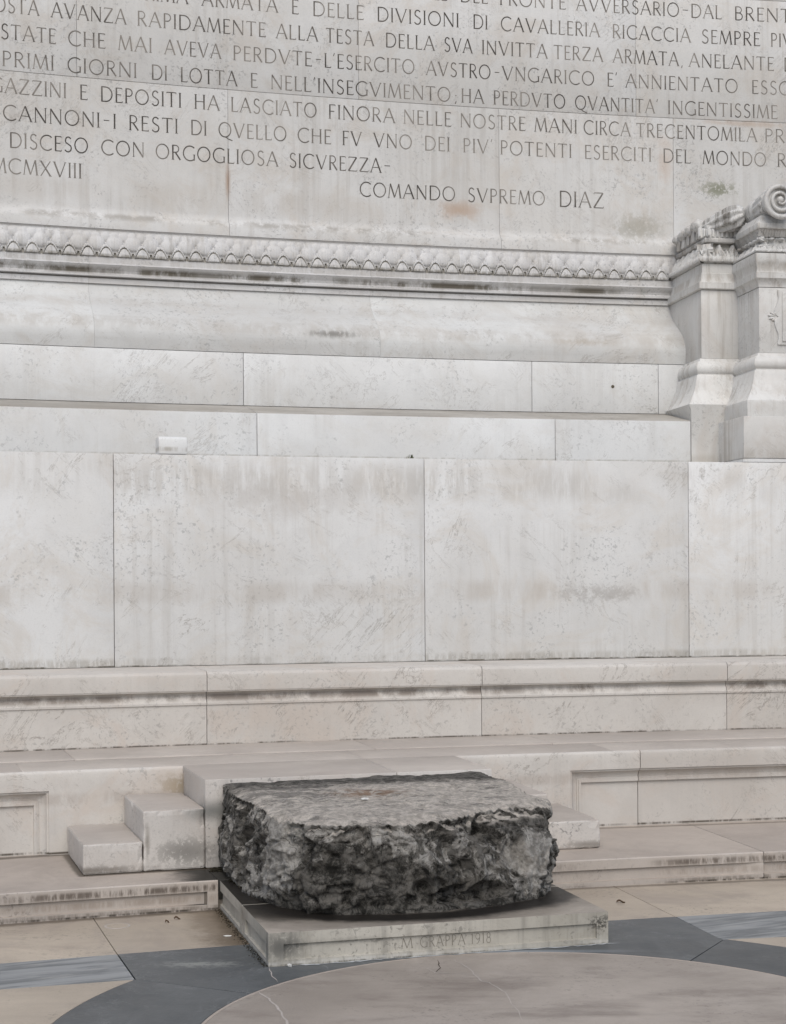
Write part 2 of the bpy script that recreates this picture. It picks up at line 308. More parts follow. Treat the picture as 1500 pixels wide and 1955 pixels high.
# ------------------------------------------------------------------ building helpers
COL = sc.collection
def link_mesh(name, verts, faces, mat, parent=None, smooth=None, bevel=0.0, mats=None, fmat=None):
    me = bpy.data.meshes.new(name); me.from_pydata(verts, [], faces)
    for m_ in (mats or [mat]): me.materials.append(m_)
    if fmat is not None: me.polygons.foreach_set('material_index', fmat)
    bm = bmesh.new(); bm.from_mesh(me); bmesh.ops.recalc_face_normals(bm, faces=bm.faces)
    if bevel:
        es = [e for e in bm.edges if len(e.link_faces) == 2 and e.calc_face_angle(0) > math.radians(40)]
        bmesh.ops.bevel(bm, geom=es, offset=bevel, segments=2, profile=.5, affect='EDGES', clamp_overlap=True)
    bm.to_mesh(me); bm.free()
    if smooth is not None:
        me.polygons.foreach_set('use_smooth', [True] * len(me.polygons)); me.set_sharp_from_angle(angle=math.radians(smooth))
    me.update()
    o = bpy.data.objects.new(name, me); COL.objects.link(o)
    if parent: o.parent = parent
    return o
def tag(o, label, cat, group=None, kind=None):
    o['label'] = label
    if cat: o['category'] = cat
    if group: o['group'] = group
    if kind: o['kind'] = kind
    return o
def thing(name, label, cat, group=None):
    o = bpy.data.objects.new(name, None); o.empty_display_size = .2; COL.objects.link(o)
    return tag(o, label, cat, group)
def swept(name, mat, parent, a, b, profile, smooth=30, bevel=0.002, gap=0.0025, step=.28, topmat=None, slopemat=None):
    """a stone whose (R, z) profile is swept along the arc from phi a to phi b; joints left open by gap"""
    g = math.degrees(gap / 35.0); ph = arc(a + g, b - g, step); n = len(profile)
    V = [P(p, R, z) for p in ph for (R, z) in profile]
    F = []; fm = []
    for i in range(len(ph) - 1):
        for j in range(n):
            k = (j + 1) % n
            F.append((i * n + j, i * n + k, (i + 1) * n + k, (i + 1) * n + j)); fm.append(0)
    F.append(tuple(range(n))); F.append(tuple(reversed([(len(ph) - 1) * n + j for j in range(n)]))); fm += [0, 0]
    o = link_mesh(name, V, F, mat, parent, None, bevel, mats=[mat] + ([topmat] if topmat else []) + ([slopemat] if slopemat else []))
    me = o.data
    if slopemat: me.polygons.foreach_set('material_index', [1 if .6 < p.normal.z < .995 else 0 for p in me.polygons])
    if topmat:
        me.polygons.foreach_set('material_index', [1 if p.normal.z > .85 else 0 for p in me.polygons])
    me.polygons.foreach_set('use_smooth', [True] * len(me.polygons)); me.set_sharp_from_angle(angle=math.radians(smooth))
    return o
def prism(name, mat, parent, pts, z0, z1, bevel=.002, smooth=None):
    """pts: plan polygon"""
    n = len(pts); V = [(x, y, z0) for x, y in pts] + [(x, y, z1) for x, y in pts]
    F = [tuple(range(n)), tuple(range(n, 2 * n))] + [(i, (i + 1) % n, n + (i + 1) % n, n + i) for i in range(n)]
    return link_mesh(name, V, F, mat, parent, smooth, bevel)
def relief(name, mat, parent, phis, zs, fr, back, smooth=30, topmat=None):
    """stone whose front is a grid, fr(phi, z) -> R; closed behind at radius back"""
    nz_ = len(zs); V = [P(p, fr(p, z), z) for p in phis for z in zs]; nf = len(V); F = []
    for i in range(len(phis) - 1):
        for j in range(nz_ - 1): F.append((i * nz_ + j, i * nz_ + j + 1, (i + 1) * nz_ + j + 1, (i + 1) * nz_ + j))
    rim = [i * nz_ for i in range(len(phis))] + [(len(phis) - 1) * nz_ + j for j in range(1, nz_)] + [i * nz_ + nz_ - 1 for i in range(len(phis) - 2, -1, -1)] + [j for j in range(nz_ - 2, 0, -1)]
    pr = [(phis[r // nz_], zs[r % nz_]) for r in rim]
    V += [P(p, back, z) for p, z in pr]; m = len(rim)
    for i in range(m): k = (i + 1) % m; F.append((rim[i], rim[k], nf + k, nf + i))
    o = link_mesh(name, V, F, mat, parent, smooth, mats=[mat] + ([topmat] if topmat else []))
    if topmat: o.data.polygons.foreach_set('material_index', [1 if p.normal.z > .85 else 0 for p in o.data.polygons])
    return o
def frange(a, b, step):
    n = max(1, int(round((b - a) / step))); return [a + (b - a) * i / n for i in range(n + 1)]
def uniq(l, eps=1e-6):
    l = sorted(l); o = [l[0]]
    for x in l[1:]:
        if x - o[-1] > eps: o.append(x)
    return o

def wear(o, amount=.006, cuts=10):
    """subdivide long edges and knock the arrises back with noise"""
    me = o.data; bm = bmesh.new(); bm.from_mesh(me)
    for _ in range(4):
        es = [e for e in bm.edges if e.calc_length() > .035]
        if not es: break
        bmesh.ops.subdivide_edges(bm, edges=es, cuts=1, use_grid_fill=True)
    bm.normal_update()
    sharp = {}
    for v in bm.verts:
        ns = [f.normal for f in v.link_faces]
        if ns and min(ns[0].dot(n) for n in ns) < .95: sharp[v] = True
    for v in sharp:
        c = v.co * 1.0; k = noise.noise(c * 9) * .5 + noise.noise(c * 30) * .5
        if k > 0: v.co -= v.normal * (amount * k * 2.2)
    for f in bm.faces: f.smooth = False
    bm.to_mesh(me); bm.free(); me.update()
    return o

# ------------------------------------------------------------------ floor
floor = bpy.data.objects.new('floor', None); COL.objects.link(floor)
tag(floor, 'beige and slate grey marble paving laid round a brown disc', None, kind='structure')
def sheet(name, mat, parent, pts, z=0.0, th=.03, bevel=.0015): return prism(name, mat, parent, pts, z - th, z, bevel)
ground = link_mesh('ground_base', [(-60, -60, -.02), (60, -60, -.02), (60, 40, -.02), (-60, 40, -.02)], [(0, 1, 2, 3)], M['mortar'], floor)
FC = (.586, 5.659); RD = 1.318
def cpt(r, ang): a = math.radians(ang); return (FC[0] + r * math.sin(a), FC[1] + r * math.cos(a))
def carc(r, a, b, n=48): return [cpt(r, a + (b - a) * i / n) for i in range(n + 1)]
AXD = AX                       # direction of the axis (degrees from +Y, clockwise) seen from the disc
sheet('paving_disc', M['disc'], floor, carc(RD - .016, 0, 356.25, 95))
# thin pale edging round the disc
def ring(name, mat, r0, r1, a, b, z=0.0, n=40, parent=floor):
    return sheet(name, mat, parent, carc(r1, a, b, n) + carc(r0, b, a, n), z)
for k in range(4): ring('edging', M['pale_edge'], RD - .015, RD - .001, k * 90 + .05, k * 90 + 89.95)
# slate ring with the flared piece behind it (under the plinth)
gL, gLm, gR, gRm = (-1.221, 6.987), (-1.064, 6.522), (1.366, 7.663), (1.465, 7.25)
def ang(p): return math.degrees(math.atan2(p[0] - FC[0], p[1] - FC[1]))
aL, aR = ang(gLm), ang(gRm); jL = ang((-.595, 6.297)); jR = ang((1.265, 6.798))
g_ = .12
arcR4 = lambda a, b: [P(p, R4 - .0015, 0)[:2] for p in arc(a, b, .2)]
phL = -18.046; phR = -13.30
sheet('paving_slab', M['slate'], floor, [gLm] + [(-1.219, 6.985)] + arcR4(phL + .003, phR - .003) + [gRm, (1.484, 7.192)] + carc(RD + .001, jR - g_, jL + g_, 40))
ring('paving_slab', M['slate'], RD + .001, 1.866, -175, jL - .02 * 0 - g_, n=40) if False else None
left = carc(1.866, aL, -140, 40) + carc(RD + .001, -140, jL - g_, 40)
sheet('paving_slab', M['slate'], floor, left)
right = carc(RD + .001, jR + g_, 110, 40) + carc(1.79, 110, ang((1.484, 7.192)) + .1, 40)
sheet('paving_slab', M['slate'], floor, right)
# rest of the ring behind the camera side
for a0, b0 in ((110.2, 164.8), (165.0, 219.8)): ring('paving_slab', M['slate'], RD + .001, 1.866, a0, b0)
# veined grey strips and beige fields either side
sheet('paving_slab', M['bardiglio'], floor, [P(p, R4 - .002, 0)[:2] for p in arc(-21.4, phL - .008, .2)] + [(-1.071, 6.525)] + [(-1.583, 6.378), (-2.3, 6.17)])
sheet('paving_slab', M['paving'], floor, [(-1.585, 6.374), (-1.078, 6.519)] + carc(1.868, aL - .35, -140, 40) + [(-2.5, 4.0), (-3.4, 5.86)])
sheet('paving_slab', M['bardiglio'], floor, [gRm, ] + [P(p, R4 - .002, 0)[:2] for p in arc(phR + .008, -10.4, .2)] + [(2.6, 7.40), (1.781, 7.246), (1.489, 7.192)][0:3])
sheet('paving_slab', M['paving'], floor, [(1.781, 7.243), (2.6, 7.396), (4.6, 7.8), (5, 4.5), (2.55, 4.9)] + carc(1.792, 100, ang((1.486, 7.188)) + .25, 30))
# beige band between the arc and the low step
for a, b in ((-24, -21.2), (-21.2, -18.05), (-18.05, -13.30), (-13.30, -8.6), (-8.6, -3)):
    pts = [P(p, R4 + .001, 0)[:2] for p in arc(a + .003, b - .003, .2)] + [P(p, R3 + .3, 0)[:2] for p in arc(b - .003, a + .003, .2)]
    sheet('paving_slab', M['paving'], floor, pts)
# far paving out of frame, laid in large squares
for (x0, y0, x1, y1) in ((-12, -12, -3.6, 4), (-3.5, -12, .6, 3.6), (.65, -12, 5, 3.6), (5.1, -12, 14, 4.4), (-12, 4.1, -3.6, 6.2), (5.1, 4.5, 14, 8)):
    o = sheet('paving_slab', M['paving'], floor, [(x0, y0), (x1, y0), (x1, y1), (x0, y1)], z=-.004)
# inlaid round drain plate, glued pale veins and one crack in the disc
sheet('inlaid_plate', M['pale_vein'], floor, [(-1.321 + .062 * math.cos(t * .2618), 7.561 + .062 * math.sin(t * .2618)) for t in range(24)], z=.0015, th=.02, bevel=.0)
sheet('inlaid_plate', M['paving'], floor, [(-1.321 + .052 * math.cos(t * .2618), 7.561 + .052 * math.sin(t * .2618)) for t in range(24)], z=.0022, th=.02, bevel=.0)
def ribbon(name, mat, pts, w, z, parent, jitter=.35, seed=1, sub=5):
    rnd = random.Random(seed); q = []
    for i in range(len(pts) - 1):
        for k in range(sub):
            t = k / sub; L = math.dist(pts[i], pts[i + 1])
            q.append((pts[i][0] + (pts[i + 1][0] - pts[i][0]) * t + rnd.uniform(-1, 1) * L * .025, pts[i][1] + (pts[i + 1][1] - pts[i][1]) * t + rnd.uniform(-1, 1) * L * .025))
    q.append(pts[-1]); V = []; F = []
    for i, c in enumerate(q):
        a = q[max(0, i - 1)]; b = q[min(len(q) - 1, i + 1)]; d = math.dist(a, b) or 1
        nx, ny = -(b[1] - a[1]) / d, (b[0] - a[0]) / d
        e = w * (1 + rnd.uniform(-jitter, jitter)) * min(1, .25 + i / 3, .25 + (len(q) - 1 - i) / 3)
        V += [(c[0] + nx * e, c[1] + ny * e, z), (c[0] - nx * e, c[1] - ny * e, z)]
    for i in range(len(q) - 1): F.append((2 * i, 2 * i + 1, 2 * i + 3, 2 * i + 2))
    return link_mesh(name, V, F, mat, parent)
def at(px, py, z):           # world point of a spot seen on a level surface (used for the veins)
    yy = (py - 1122.867) + .006 * (px - 750); xx = (px - 750) - .006 * (py - 1122.867)
    Y = (1.6 - z) / (yy / F_PX); return (xx / F_PX * Y, Y)
for k, (pl, w, m_) in enumerate(((((492, 1894), (512, 1907), (532, 1928), (548, 1955), (556, 1985)), .0042, 'pale_vein'),
        (((772, 1843), (812, 1848), (832, 1858), (900, 1859)), .0022, 'pale_vein'), (((866, 1833), (896, 1850), (905, 1860), (920, 1874), (932, 1876), (965, 1896), (1000, 1955)), .0026, 'pale_vein'),
        (((836, 1833), (840, 1848), (832, 1856)), .0022, 'dark_crack'), (((514, 1848), (518, 1862), (530, 1875)), .002, 'pale_vein'),
        (((262, 1871), (360, 1884), (468, 1896)), .0, 'pale_vein'))):
    if w: ribbon('vein' if m_ == 'pale_vein' else 'crack', M[m_], [at(x, y, 0) for x, y in pl], w, .0012, floor, seed=k)

# ------------------------------------------------------------------ low step
step = thing('low_step', 'low curved marble step with recessed face panels running along the foot of the bench', 'step')
def step_face(a, b, pa, pb):
    ph = uniq(arc(a, b, .25) + [x for e in (pa, pb) if a < e < b for x in (e - .0015, e)])
    zs = [.0, .014, .028, .030, .060, .090, .092, .125, .141, .147]
    def fr(p, z):
        r = R3
        if pa + 1e-6 < p + .0005 <= pb + 1e-6 and .0295 <= z <= .0905: r += .016
        if z > .145: r += .004
        return r
    return relief('step_slab', M['step'], step, ph, zs, fr, R2 + .25, smooth=25, topmat=M['tread'])
g = .004
step_face(-24, -20.0 - g, -23.9, -20.2); step_face(-20.0 + g, -16.98, -20.0 + g, -17.072)
step_face(-14.28, -11.797 - g, -14.28, -11.797 - g); step_face(-11.797 + g, -7.5 - g, -11.797 + g, -7.5); step_face(-7.5 + g, -3, -7.5, -3)
swept('step_core', M['mortar'], step, -17.1, -14.2, [(R3 + .01, -.02), (R3 + .01, .135), (R2 + .2, .135), (R2 + .2, -.02)], bevel=0)
# tread joints show as separate thin top slabs at the right
swept('tread_slab', M['tread'], step, -16.98, -14.28, [(R3 + .002, .05), (R3 + .002, .147), (R2 + .3, .147), (R2 + .3, .05)])

# ------------------------------------------------------------------ bench
bench = thing('marble_bench', 'long curved marble bench with moulded riser panels and a moulded backrest behind the boulder', 'bench')
PROF = [(0, 0), (.002, .010), (.012, .010), (.013, .016), (.020, .026), (.030, .034), (.042, .040), (.052, .042), (.053, .036), (.064, .036), (.0645, .030), (.078, .030), (.080, .046)]
def cove(e):
    if e <= 0: return 0.0
    for (o0, d0), (o1, d1) in zip(PROF, PROF[1:]):
        if e <= o1: return d0 + (d1 - d0) * (e - o0) / (o1 - o0)
    return PROF[-1][1]
def riser(a, b, edge, side, mat='bench'):
    """side -1: panel lies to the left of edge; +1 to the right; 0 none"""
    offs = [o for o, _ in PROF]
    ph = arc(a, b, .3)
    if side: ph += [edge + side * math.degrees(o / R2) for o in offs]
    ph = uniq([p for p in ph if a - 1e-9 <= p <= b + 1e-9], 1e-5)
    zs = uniq([.147, .25, .36, .55, .590, .600, .606, .6085] + [.4985 - o for o in offs], 1e-5)
    def fr(p, z):
        e = min(.4985 - z, side * math.radians(p - edge) * R2) if side else 0
        r = R2 + cove(e)
        if z > .589: r += {.590: 0, .600: .003, .606: .008, .6085: .016}.get(round(z, 4), 0)
        return r
    return relief('riser_slab', M[mat], bench, ph, zs, fr, R2 + .35, smooth=28)
riser(-24, -20.6 - .004, -18.222, -1); riser(-20.6 + .004, -16.97, -18.222, -1)
riser(-14.4, -12.331 - .004, -13.08, 1); riser(-12.331 + .004, -9.2 - .004, -13.08, 1); riser(-9.2 + .004, -5.5, -13.08, 1); riser(-5.5, -3, -13.08, 1)
swept('seat_core', M['mortar'], bench, -24, -3, [(R2 + .06, .05), (R2 + .06, .598), (R1 + .2, .598), (R1 + .2, .05)], bevel=0)
for a, b in ((-24, -20.2), (-20.2, -18.45), (-18.45, -15.2), (-15.2, -12.6), (-12.6, -10.1), (-10.1, -7), (-7, -3)):
    swept('seat_slab', M['seat'], bench, a, b, [(R2 + .014, .56), (R2 + .014, .6085), (34.612, .6105), (34.62, .56)], gap=.001, bevel=.001)
for a, b in ((-24, -20.8), (-20.8, -17.9), (-17.9, -14.9), (-14.9, -13.0), (-13.0, -8.9), (-8.9, -3)):
    swept('seat_slab', M['seat'], bench, a, b, [(34.622, .56), (34.622, .614), (34.627, .619), (R1 + .1, .619), (R1 + .1, .56)], gap=.0012, bevel=.001)
BJ = [-24, -22.4, -19.42, -16.449, -13.483, -10.661, -7.7, -3]
bp = [(R1 + .006, .6195), (R1 + .006, .868), (R1 - .002, .872), (R1 - .002, .884), (R1 + .004, .888), (R1 + .012, .905), (R1 + .022, .918), (R1 + .028, .930), (R1 + .026, .944), (R1 + .018, .952), (R1 - .008, .954), (R1 - .008, .960), (R1 - .012, .962),
      (R1 - .012, 1.045), (R1 - .008, 1.062), (R1 + .004, 1.076), (R1 + .022, 1.083), (R0 + .2, Z_BACK), (R0 + .2, .6195)]
for a, b in zip(BJ, BJ[1:]): swept('backrest_slab', M['bench'], bench, a, b, bp, smooth=24, bevel=0, gap=.002)

for a, b in ((AX - 1.352, -15.2), (-15.2, AX + 1.352)):
    swept('projecting_block', M['stair'], bench, a, b, [(33.456, .148), (33.456, .6105), (R2 + .0135, .6105), (R2 + .0135, .57), (R2 - .02, .57), (R2 - .02, .148)], bevel=.009, gap=.0004, topmat=M['seat'])
# ------------------------------------------------------------------ side stairs
def stair(name, label, s):
    t = thing(name, label, 'stair', 'small stairs at the two ends of the boulder')
    def sec(a0, a1, z0, z1):
        a, b = (AX + s * a0, AX + s * a1); a, b = min(a, b), max(a, b)
        o = swept('stair_block', M['stair'], t, a, b, [(33.456, z0), (33.456, z1), (R2 - .001, z1), (R2 - .001, z0)], bevel=.011, gap=.0002, topmat=M['stair_top']); wear(o)
    sec(2.43, 1.905, .148, .306); sec(1.905, 1.352, .148, .462)
stair('block_stair', 'small two block marble stair climbing to the bench left of the boulder', -1)
stair('block_stair', 'small block marble stair half hidden behind the right end of the boulder', 1)

# ------------------------------------------------------------------ plinth
pa_ = .269; ux, uy = math.cos(pa_), math.sin(pa_); vx, vy = -math.sin(pa_), math.cos(pa_)
PA = (-.536, 6.723); PW = 1.549
def pl(s, t): return (PA[0] + ux * s + vx * t, PA[1] + uy * s + vy * t)
plinth = thing('boulder_plinth', 'low stained marble plinth in two lengths with faint incised lettering under the boulder', 'plinth')
def plinth_block(t0, t1, front):
    """box with recessed panels on its outer faces"""
    e = .013; ZT_ = .1424
    V = []; F = []
    def quad_face(A, B, inward, panel):
        # A, B plan points; inward unit normal into the block; panel (s0, s1) in metres from A or None
        L = math.dist(A, B); dx, dy = (B[0] - A[0]) / L, (B[1] - A[1]) / L
        ss = [0] + ([panel[0], panel[0] + .001, panel[1] - .001, panel[1]] if panel else []) + [L]
        zz = [0, .024, .026, .090, .092, ZT_]
        base = len(V)
        for i, s in enumerate(ss):
            for j, z in enumerate(zz):
                d = e if (panel and i in (2, 3) and j in (2, 3)) else 0
                V.append((A[0] + dx * s + inward[0] * d, A[1] + dy * s + inward[1] * d, z))
        for i in range(len(ss) - 1):
            for j in range(5): k = base + i * 6 + j; F.append((k, k + 6, k + 7, k + 1))
    a, b, c, d = pl(0, t0), pl(PW, t0), pl(PW, t1), pl(0, t1)
    quad_face(a, b, (vx, vy), (.065, PW - .055) if front else None)
    quad_face(b, c, (-ux, -uy), (.06, t1 - t0 - .06)); quad_face(c, d, (-vx, -vy), None); quad_face(d, a, (ux, uy), (.06 if front else .05, t1 - t0 - .06))
    k = len(V); V.extend([(p[0], p[1], ZT_) for p in (a, b, c, d)]); F.append((k, k + 1, k + 2, k + 3))
    o = link_mesh('plinth_slab', V, F, M['plinth'], plinth, mats=[M['plinth'], M['plinth_top']])
    bm = bmesh.new(); bm.from_mesh(o.data); bmesh.ops.remove_doubles(bm, verts=bm.verts, dist=1e-5); bmesh.ops.recalc_face_normals(bm, faces=bm.faces)
    es = [x for x in bm.edges if len(x.link_faces) == 2 and x.calc_face_angle(0) > 1.2 and (abs(x.verts[0].co.z - ZT_) < 1e-4 and abs(x.verts[1].co.z - ZT_) < 1e-4)]
    bmesh.ops.bevel(bm, geom=es, offset=.005, segments=2, profile=.5, affect='EDGES')
    for f in bm.faces: f.material_index = 1 if f.normal.z > .8 and f.calc_center_median().z > .13 else 0
    bm.to_mesh(o.data); bm.free()
    return o
plinth_block(0, .630, True); plinth_block(.641, 1.42, False)
sheet('joint_mortar', M['mortar'], plinth, [pl(.02, .5), pl(PW - .02, .5), pl(PW - .02, .8), pl(.02, .8)], z=.128, th=.128, bevel=0)
ribbon('limewash', M['grout_white'], [pl(.10, -.012), pl(.4, -.010), pl(.8, -.006), pl(1.2, -.010), pl(1.60, -.014)], .006, .0016, plinth, jitter=.95, seed=5, sub=14)

# ------------------------------------------------------------------ wall
wall = thing('inscribed_wall', 'tall curved pale marble wall with a long incised inscription above a carved leaf moulding', 'wall')
def joints(first, pitch, lo=-24, hi=-3): 
    k = math.floor((lo - first) / pitch); out = [lo]; x = first + k * pitch
    while x < hi:
        if x > lo + .3 and x < hi - .3: out.append(x)
        x += pitch
    return out + [hi]
swept('wall_core', M['mortar'], wall, -24, -3, [(R0 + .03, .7), (R0 + .03, 2.46), (R0 + .56, 2.47), (R0 + .56, 2.80), (R0 + 1.05, 2.93), (R0 + 1.05, 3.34), (R0 + 1.50, 3.55), (R0 + 1.50, 8.2), (R0 + 2.2, 8.2), (R0 + 2.2, .7)], bevel=0)
for a, b in zip(*(lambda j: (j, j[1:]))([-24, -23.9 + .1, -20.68, -17.254, -13.829, -10.693, -7.3, -3][0:1] + [-20.68, -17.254, -13.829, -10.693, -7.3, -3])):
    swept('wall_panel', M['panel'], wall, a, b, [(R0, Z_BACK + .002), (R0, 2.5), (R0 + .62, 2.502), (R0 + .62, Z_BACK + .002)], gap=.0022, bevel=.0015)
EP = -10.345            # the courses die against the narrow pilaster here
for a, b in ((-24, -22.6), (-22.6, -19.0731), (-19.0731, -15.5538), (-15.5538, -12.0283), (-12.0283, EP)):
    swept('ledge_block', M['course'], wall, a, b, [(R0 + 0.51, 2.504), (R0 + 0.51, 2.849), (R0 + 0.518, 2.8551), (R0 + 1.01, 2.9561), (R0 + 1.15, 2.9561), (R0 + 1.15, 2.504)], gap=.0022, bevel=.0015, slopemat=M['ledge_dirty'])
for a, b in ((-24, -22.5), (-22.5, -19.0527), (-19.0527, -15.565), (-15.565, -12.0711), (-12.0711, -10.4675), (-10.4675, -9.7902)):
    swept('upper_block', M['course'], wall, a, b, [(R0 + 1., 2.9582), (R0 + 1., 3.3457), (R0 + 1.25, 3.3457), (R0 + 1.25, 2.9582)], gap=.0022, bevel=.0015)
cy = [(R0 + 1., 3.3498), (R0 + 0.992, 3.4137), (R0 + 0.99, 3.4549), (R0 + 0.998, 3.4961), (R0 + 1.022, 3.5425), (R0 + 1.07, 3.594), (R0 + 1.14, 3.6455), (R0 + 1.21, 3.6919), (R0 + 1.27, 3.7383), (R0 + 1.315, 3.7847), (R0 + 1.34, 3.831), (R0 + 1.35, 3.8733), (R0 + 1.65, 3.8733), (R0 + 1.65, 3.3498)]
MJ = [-24, -20.5625, -17.2573, -13.9369, -9.6882]
for a, b in zip(MJ, MJ[1:]): swept('moulding_block', M['cyma'], wall, a, b, cy, smooth=35, bevel=0, gap=.0005)
co_ = [(R0 + 1.65, 3.8743), (R0 + 1.335, 3.8743), (R0 + 1.335, 3.9114), (R0 + 1.362, 3.9145), (R0 + 1.362, 3.9227), (R0 + 1.312, 3.9269), (R0 + 1.312, 3.9413), (R0 + 1.322, 3.9537), (R0 + 1.318, 3.9701), (R0 + 1.3, 3.9908), (R0 + 1.285, 4.0072), (R0 + 1.295, 4.0155), (R0 + 1.315, 4.0217), (R0 + 1.322, 4.0237), (R0 + 1.322, 4.0691), (R0 + 1.37, 4.0732), (R0 + 1.65, 4.0732)]
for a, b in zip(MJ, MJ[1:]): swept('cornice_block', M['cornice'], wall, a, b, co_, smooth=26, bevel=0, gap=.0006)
# carved leaf moulding: a low lip of pointed leaves under a row of rounded lobes
LP = .2069; LZ, LH = 4.0711, .2110
def leafR(u, z):
    """u in -.5..+.5 across one leaf, z world; returns the radius of the carved surface"""
    v = (z - LZ) / LH
    base = R0 + 1.335 + .030 * max(0, v - .1)                     # the moulding leans back upward
    d = 0.0
    # small wispy scallops at the top
    for uc in (-.5, 0, .5):
        q = ((u - uc) / .30) ** 2 + ((v - .74) / .17) ** 2
        if q < 1: d = max(d, .012 * (1 - q) ** .5)
    # rear lobes centred between the front leaves
    for uc in (-.5, .5):
        x = (u - uc) / .47; y = (v - .50) / .27
        q = x * x + y * y
        if q < 1: d = max(d, .024 * (1 - q) ** .45 - .0012 * (math.cos(x * 20) > .6))
    # front leaf: a pointed arch, raised rim, sunk field with a midrib
    h = .45 * (1 - (abs(u) / .455) ** 2.1) if abs(u) < .455 else 0
    if v < h:
        e = (h - v) * .9 * (1 - .45 * abs(u)) 
        d = .028 if e < .085 else (.016 if e < .12 else .025 + .005 * math.exp(-(u / .06) ** 2))
    elif abs(u) > .44 and v < .16: d = -.016
    if v < .02: d = min(d, .01)
    return base - d
nu = 30; us = [-.5 + i / nu for i in range(nu + 1)]; zs_l = [LZ + LH * j / 34 for j in range(35)]
def leaf_unit():
    V = [P(u * LP, leafR(u, z), z) for u in us for z in zs_l]; V = [(x - CX, y - CY, z) for x, y, z in V]
    F = []
    for i in range(nu):
        for j in range(34): k = i * 35 + j; F.append((k, k + 1, k + 36, k + 35))
    me = bpy.data.meshes.new('carved_leaf'); me.from_pydata(V, [], F); me.materials.append(M['cornice'])
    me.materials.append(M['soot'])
    bm = bmesh.new(); bm.from_mesh(me)
    bmesh.ops.recalc_face_normals(bm, faces=bm.faces)
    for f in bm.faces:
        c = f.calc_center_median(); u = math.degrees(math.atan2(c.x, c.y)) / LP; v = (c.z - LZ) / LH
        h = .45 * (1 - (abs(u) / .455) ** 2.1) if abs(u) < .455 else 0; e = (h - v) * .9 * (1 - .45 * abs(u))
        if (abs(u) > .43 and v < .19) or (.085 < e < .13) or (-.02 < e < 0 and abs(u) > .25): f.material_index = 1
    for f in bm.faces: 
        f.smooth = True
        if f.normal.y > 0: f.normal_flip()
    bm.to_mesh(me); bm.free(); me.set_sharp_from_angle(angle=math.radians(50)); return me
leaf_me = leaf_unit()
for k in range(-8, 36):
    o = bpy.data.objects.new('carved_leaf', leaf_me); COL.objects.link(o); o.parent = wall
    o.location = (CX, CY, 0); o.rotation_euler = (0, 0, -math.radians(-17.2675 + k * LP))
for a, b in zip(MJ, MJ[1:]): swept('cornice_top', M['cornice'], wall, a, b, [(R0 + 1.385, 4.0629), (R0 + 1.37, 4.269), (R0 + 1.35, 4.2845), (R0 + 1.75, 4.2845), (R0 + 1.75, 4.0629)], bevel=0, gap=.0015)
# text slabs
foot = [(R0 + 1.35, 4.287), (R0 + 1.35, 4.3535), (R0 + 1.355, 4.3679), (R0 + 1.368, 4.3823), (R0 + 1.386, 4.3978), (R0 + 1.396, 4.4184), (R0 + 1.4, 4.4545)]
for a, b in ((-24, -22.3), (-22.3, -18.9711), (-18.9711, -15.6201), (-15.6201, -12.2843), (-12.2843, -10.0299), (-10.0299, -6.9), (-6.9, -3)):
    swept('inscribed_slab', M['text'], wall, a, b, foot + [(RT, 5.4108), (RT + .3, 5.4108), (RT + .3, 4.287)], gap=.0012, bevel=0, smooth=35)
for z0, z1, js in ((5.4149, 6.4124, (-24, -20.7053, -17.3655, -14.0369, -10.5124, -7.3, -3)), (6.4166, 7.412, (-24, -22.3, -18.9711, -15.6048, -12.2384, -8.8721, -5.8, -3)), (7.4161, 8.4013, (-24, -20.7053, -17.3389, -13.9726, -10.5043, -7.3, -3))):
    for a, b in zip(js, js[1:]):
        swept('inscribed_slab', M['text'], wall, a, b, [(RT, z0), (RT, z1), (RT + .3, z1), (RT + .3, z0)], gap=.0010, bevel=.001)
# plugged fixing hole
def disc_on(name, mat, parent, phi, R, z, r, depth=.01, seed=0):
    rnd = random.Random(seed); n = 14
    V = [P(phi + math.degrees(r * (1 + rnd.uniform(-.15, .15)) * math.cos(t * 2 * math.pi / n) / R), R - .0015, z + r * math.sin(t * 2 * math.pi / n)) for t in range(n)] + [P(phi, R - .0035, z)]
    return link_mesh(name, V, [(t, (t + 1) % n, n) for t in range(n)], mat, parent)
disc_on('fixing_hole', M['iron'], wall, -11.051, R0 + 1., 3.1653, .013)

# ------------------------------------------------------------------ incised Roman capitals
def A_(cx, cy, rx, ry, a0, a1, n=14): return [(cx + rx * math.cos(math.radians(a0 + (a1 - a0) * i / n)), cy + ry * math.sin(math.radians(a0 + (a1 - a0) * i / n))) for i in range(n + 1)]
TK, TH = .092, .052          # thick and thin strokes
def _s(x, y, w=.09): return ([(x - w, y), (x + w, y)], .026)      # a small serif
G = {}
G['A'] = (.80, [([(.02, 0), (.40, 1.02)], TH), ([(.40, 1.02), (.79, 0)], TK), ([(.17, .36), (.64, .36)], .042), _s(.03, .012), _s(.78, .012)])
G['B'] = (.56, [([(.09, 0), (.09, 1)], TK), ([(.09, .985), (.28, .985)] + A_(.28, .76, .19, .225, 90, -90) + [(.09, .535)], TH), ([(.09, .535), (.30, .535)] + A_(.30, .275, .23, .26, 90, -90) + [(.09, .015)], TH + .015)])
G['C'] = (.82, [([(.80, .86)] + A_(.50, .5, .46, .50, 52, 308, 22) + [(.80, .14)], .075)])
G['D'] = (.82, [([(.09, 0), (.09, 1)], TK), ([(.05, .985), (.34, .985)] + A_(.34, .5, .44, .485, 90, -90, 20) + [(.05, .015)], .070)])
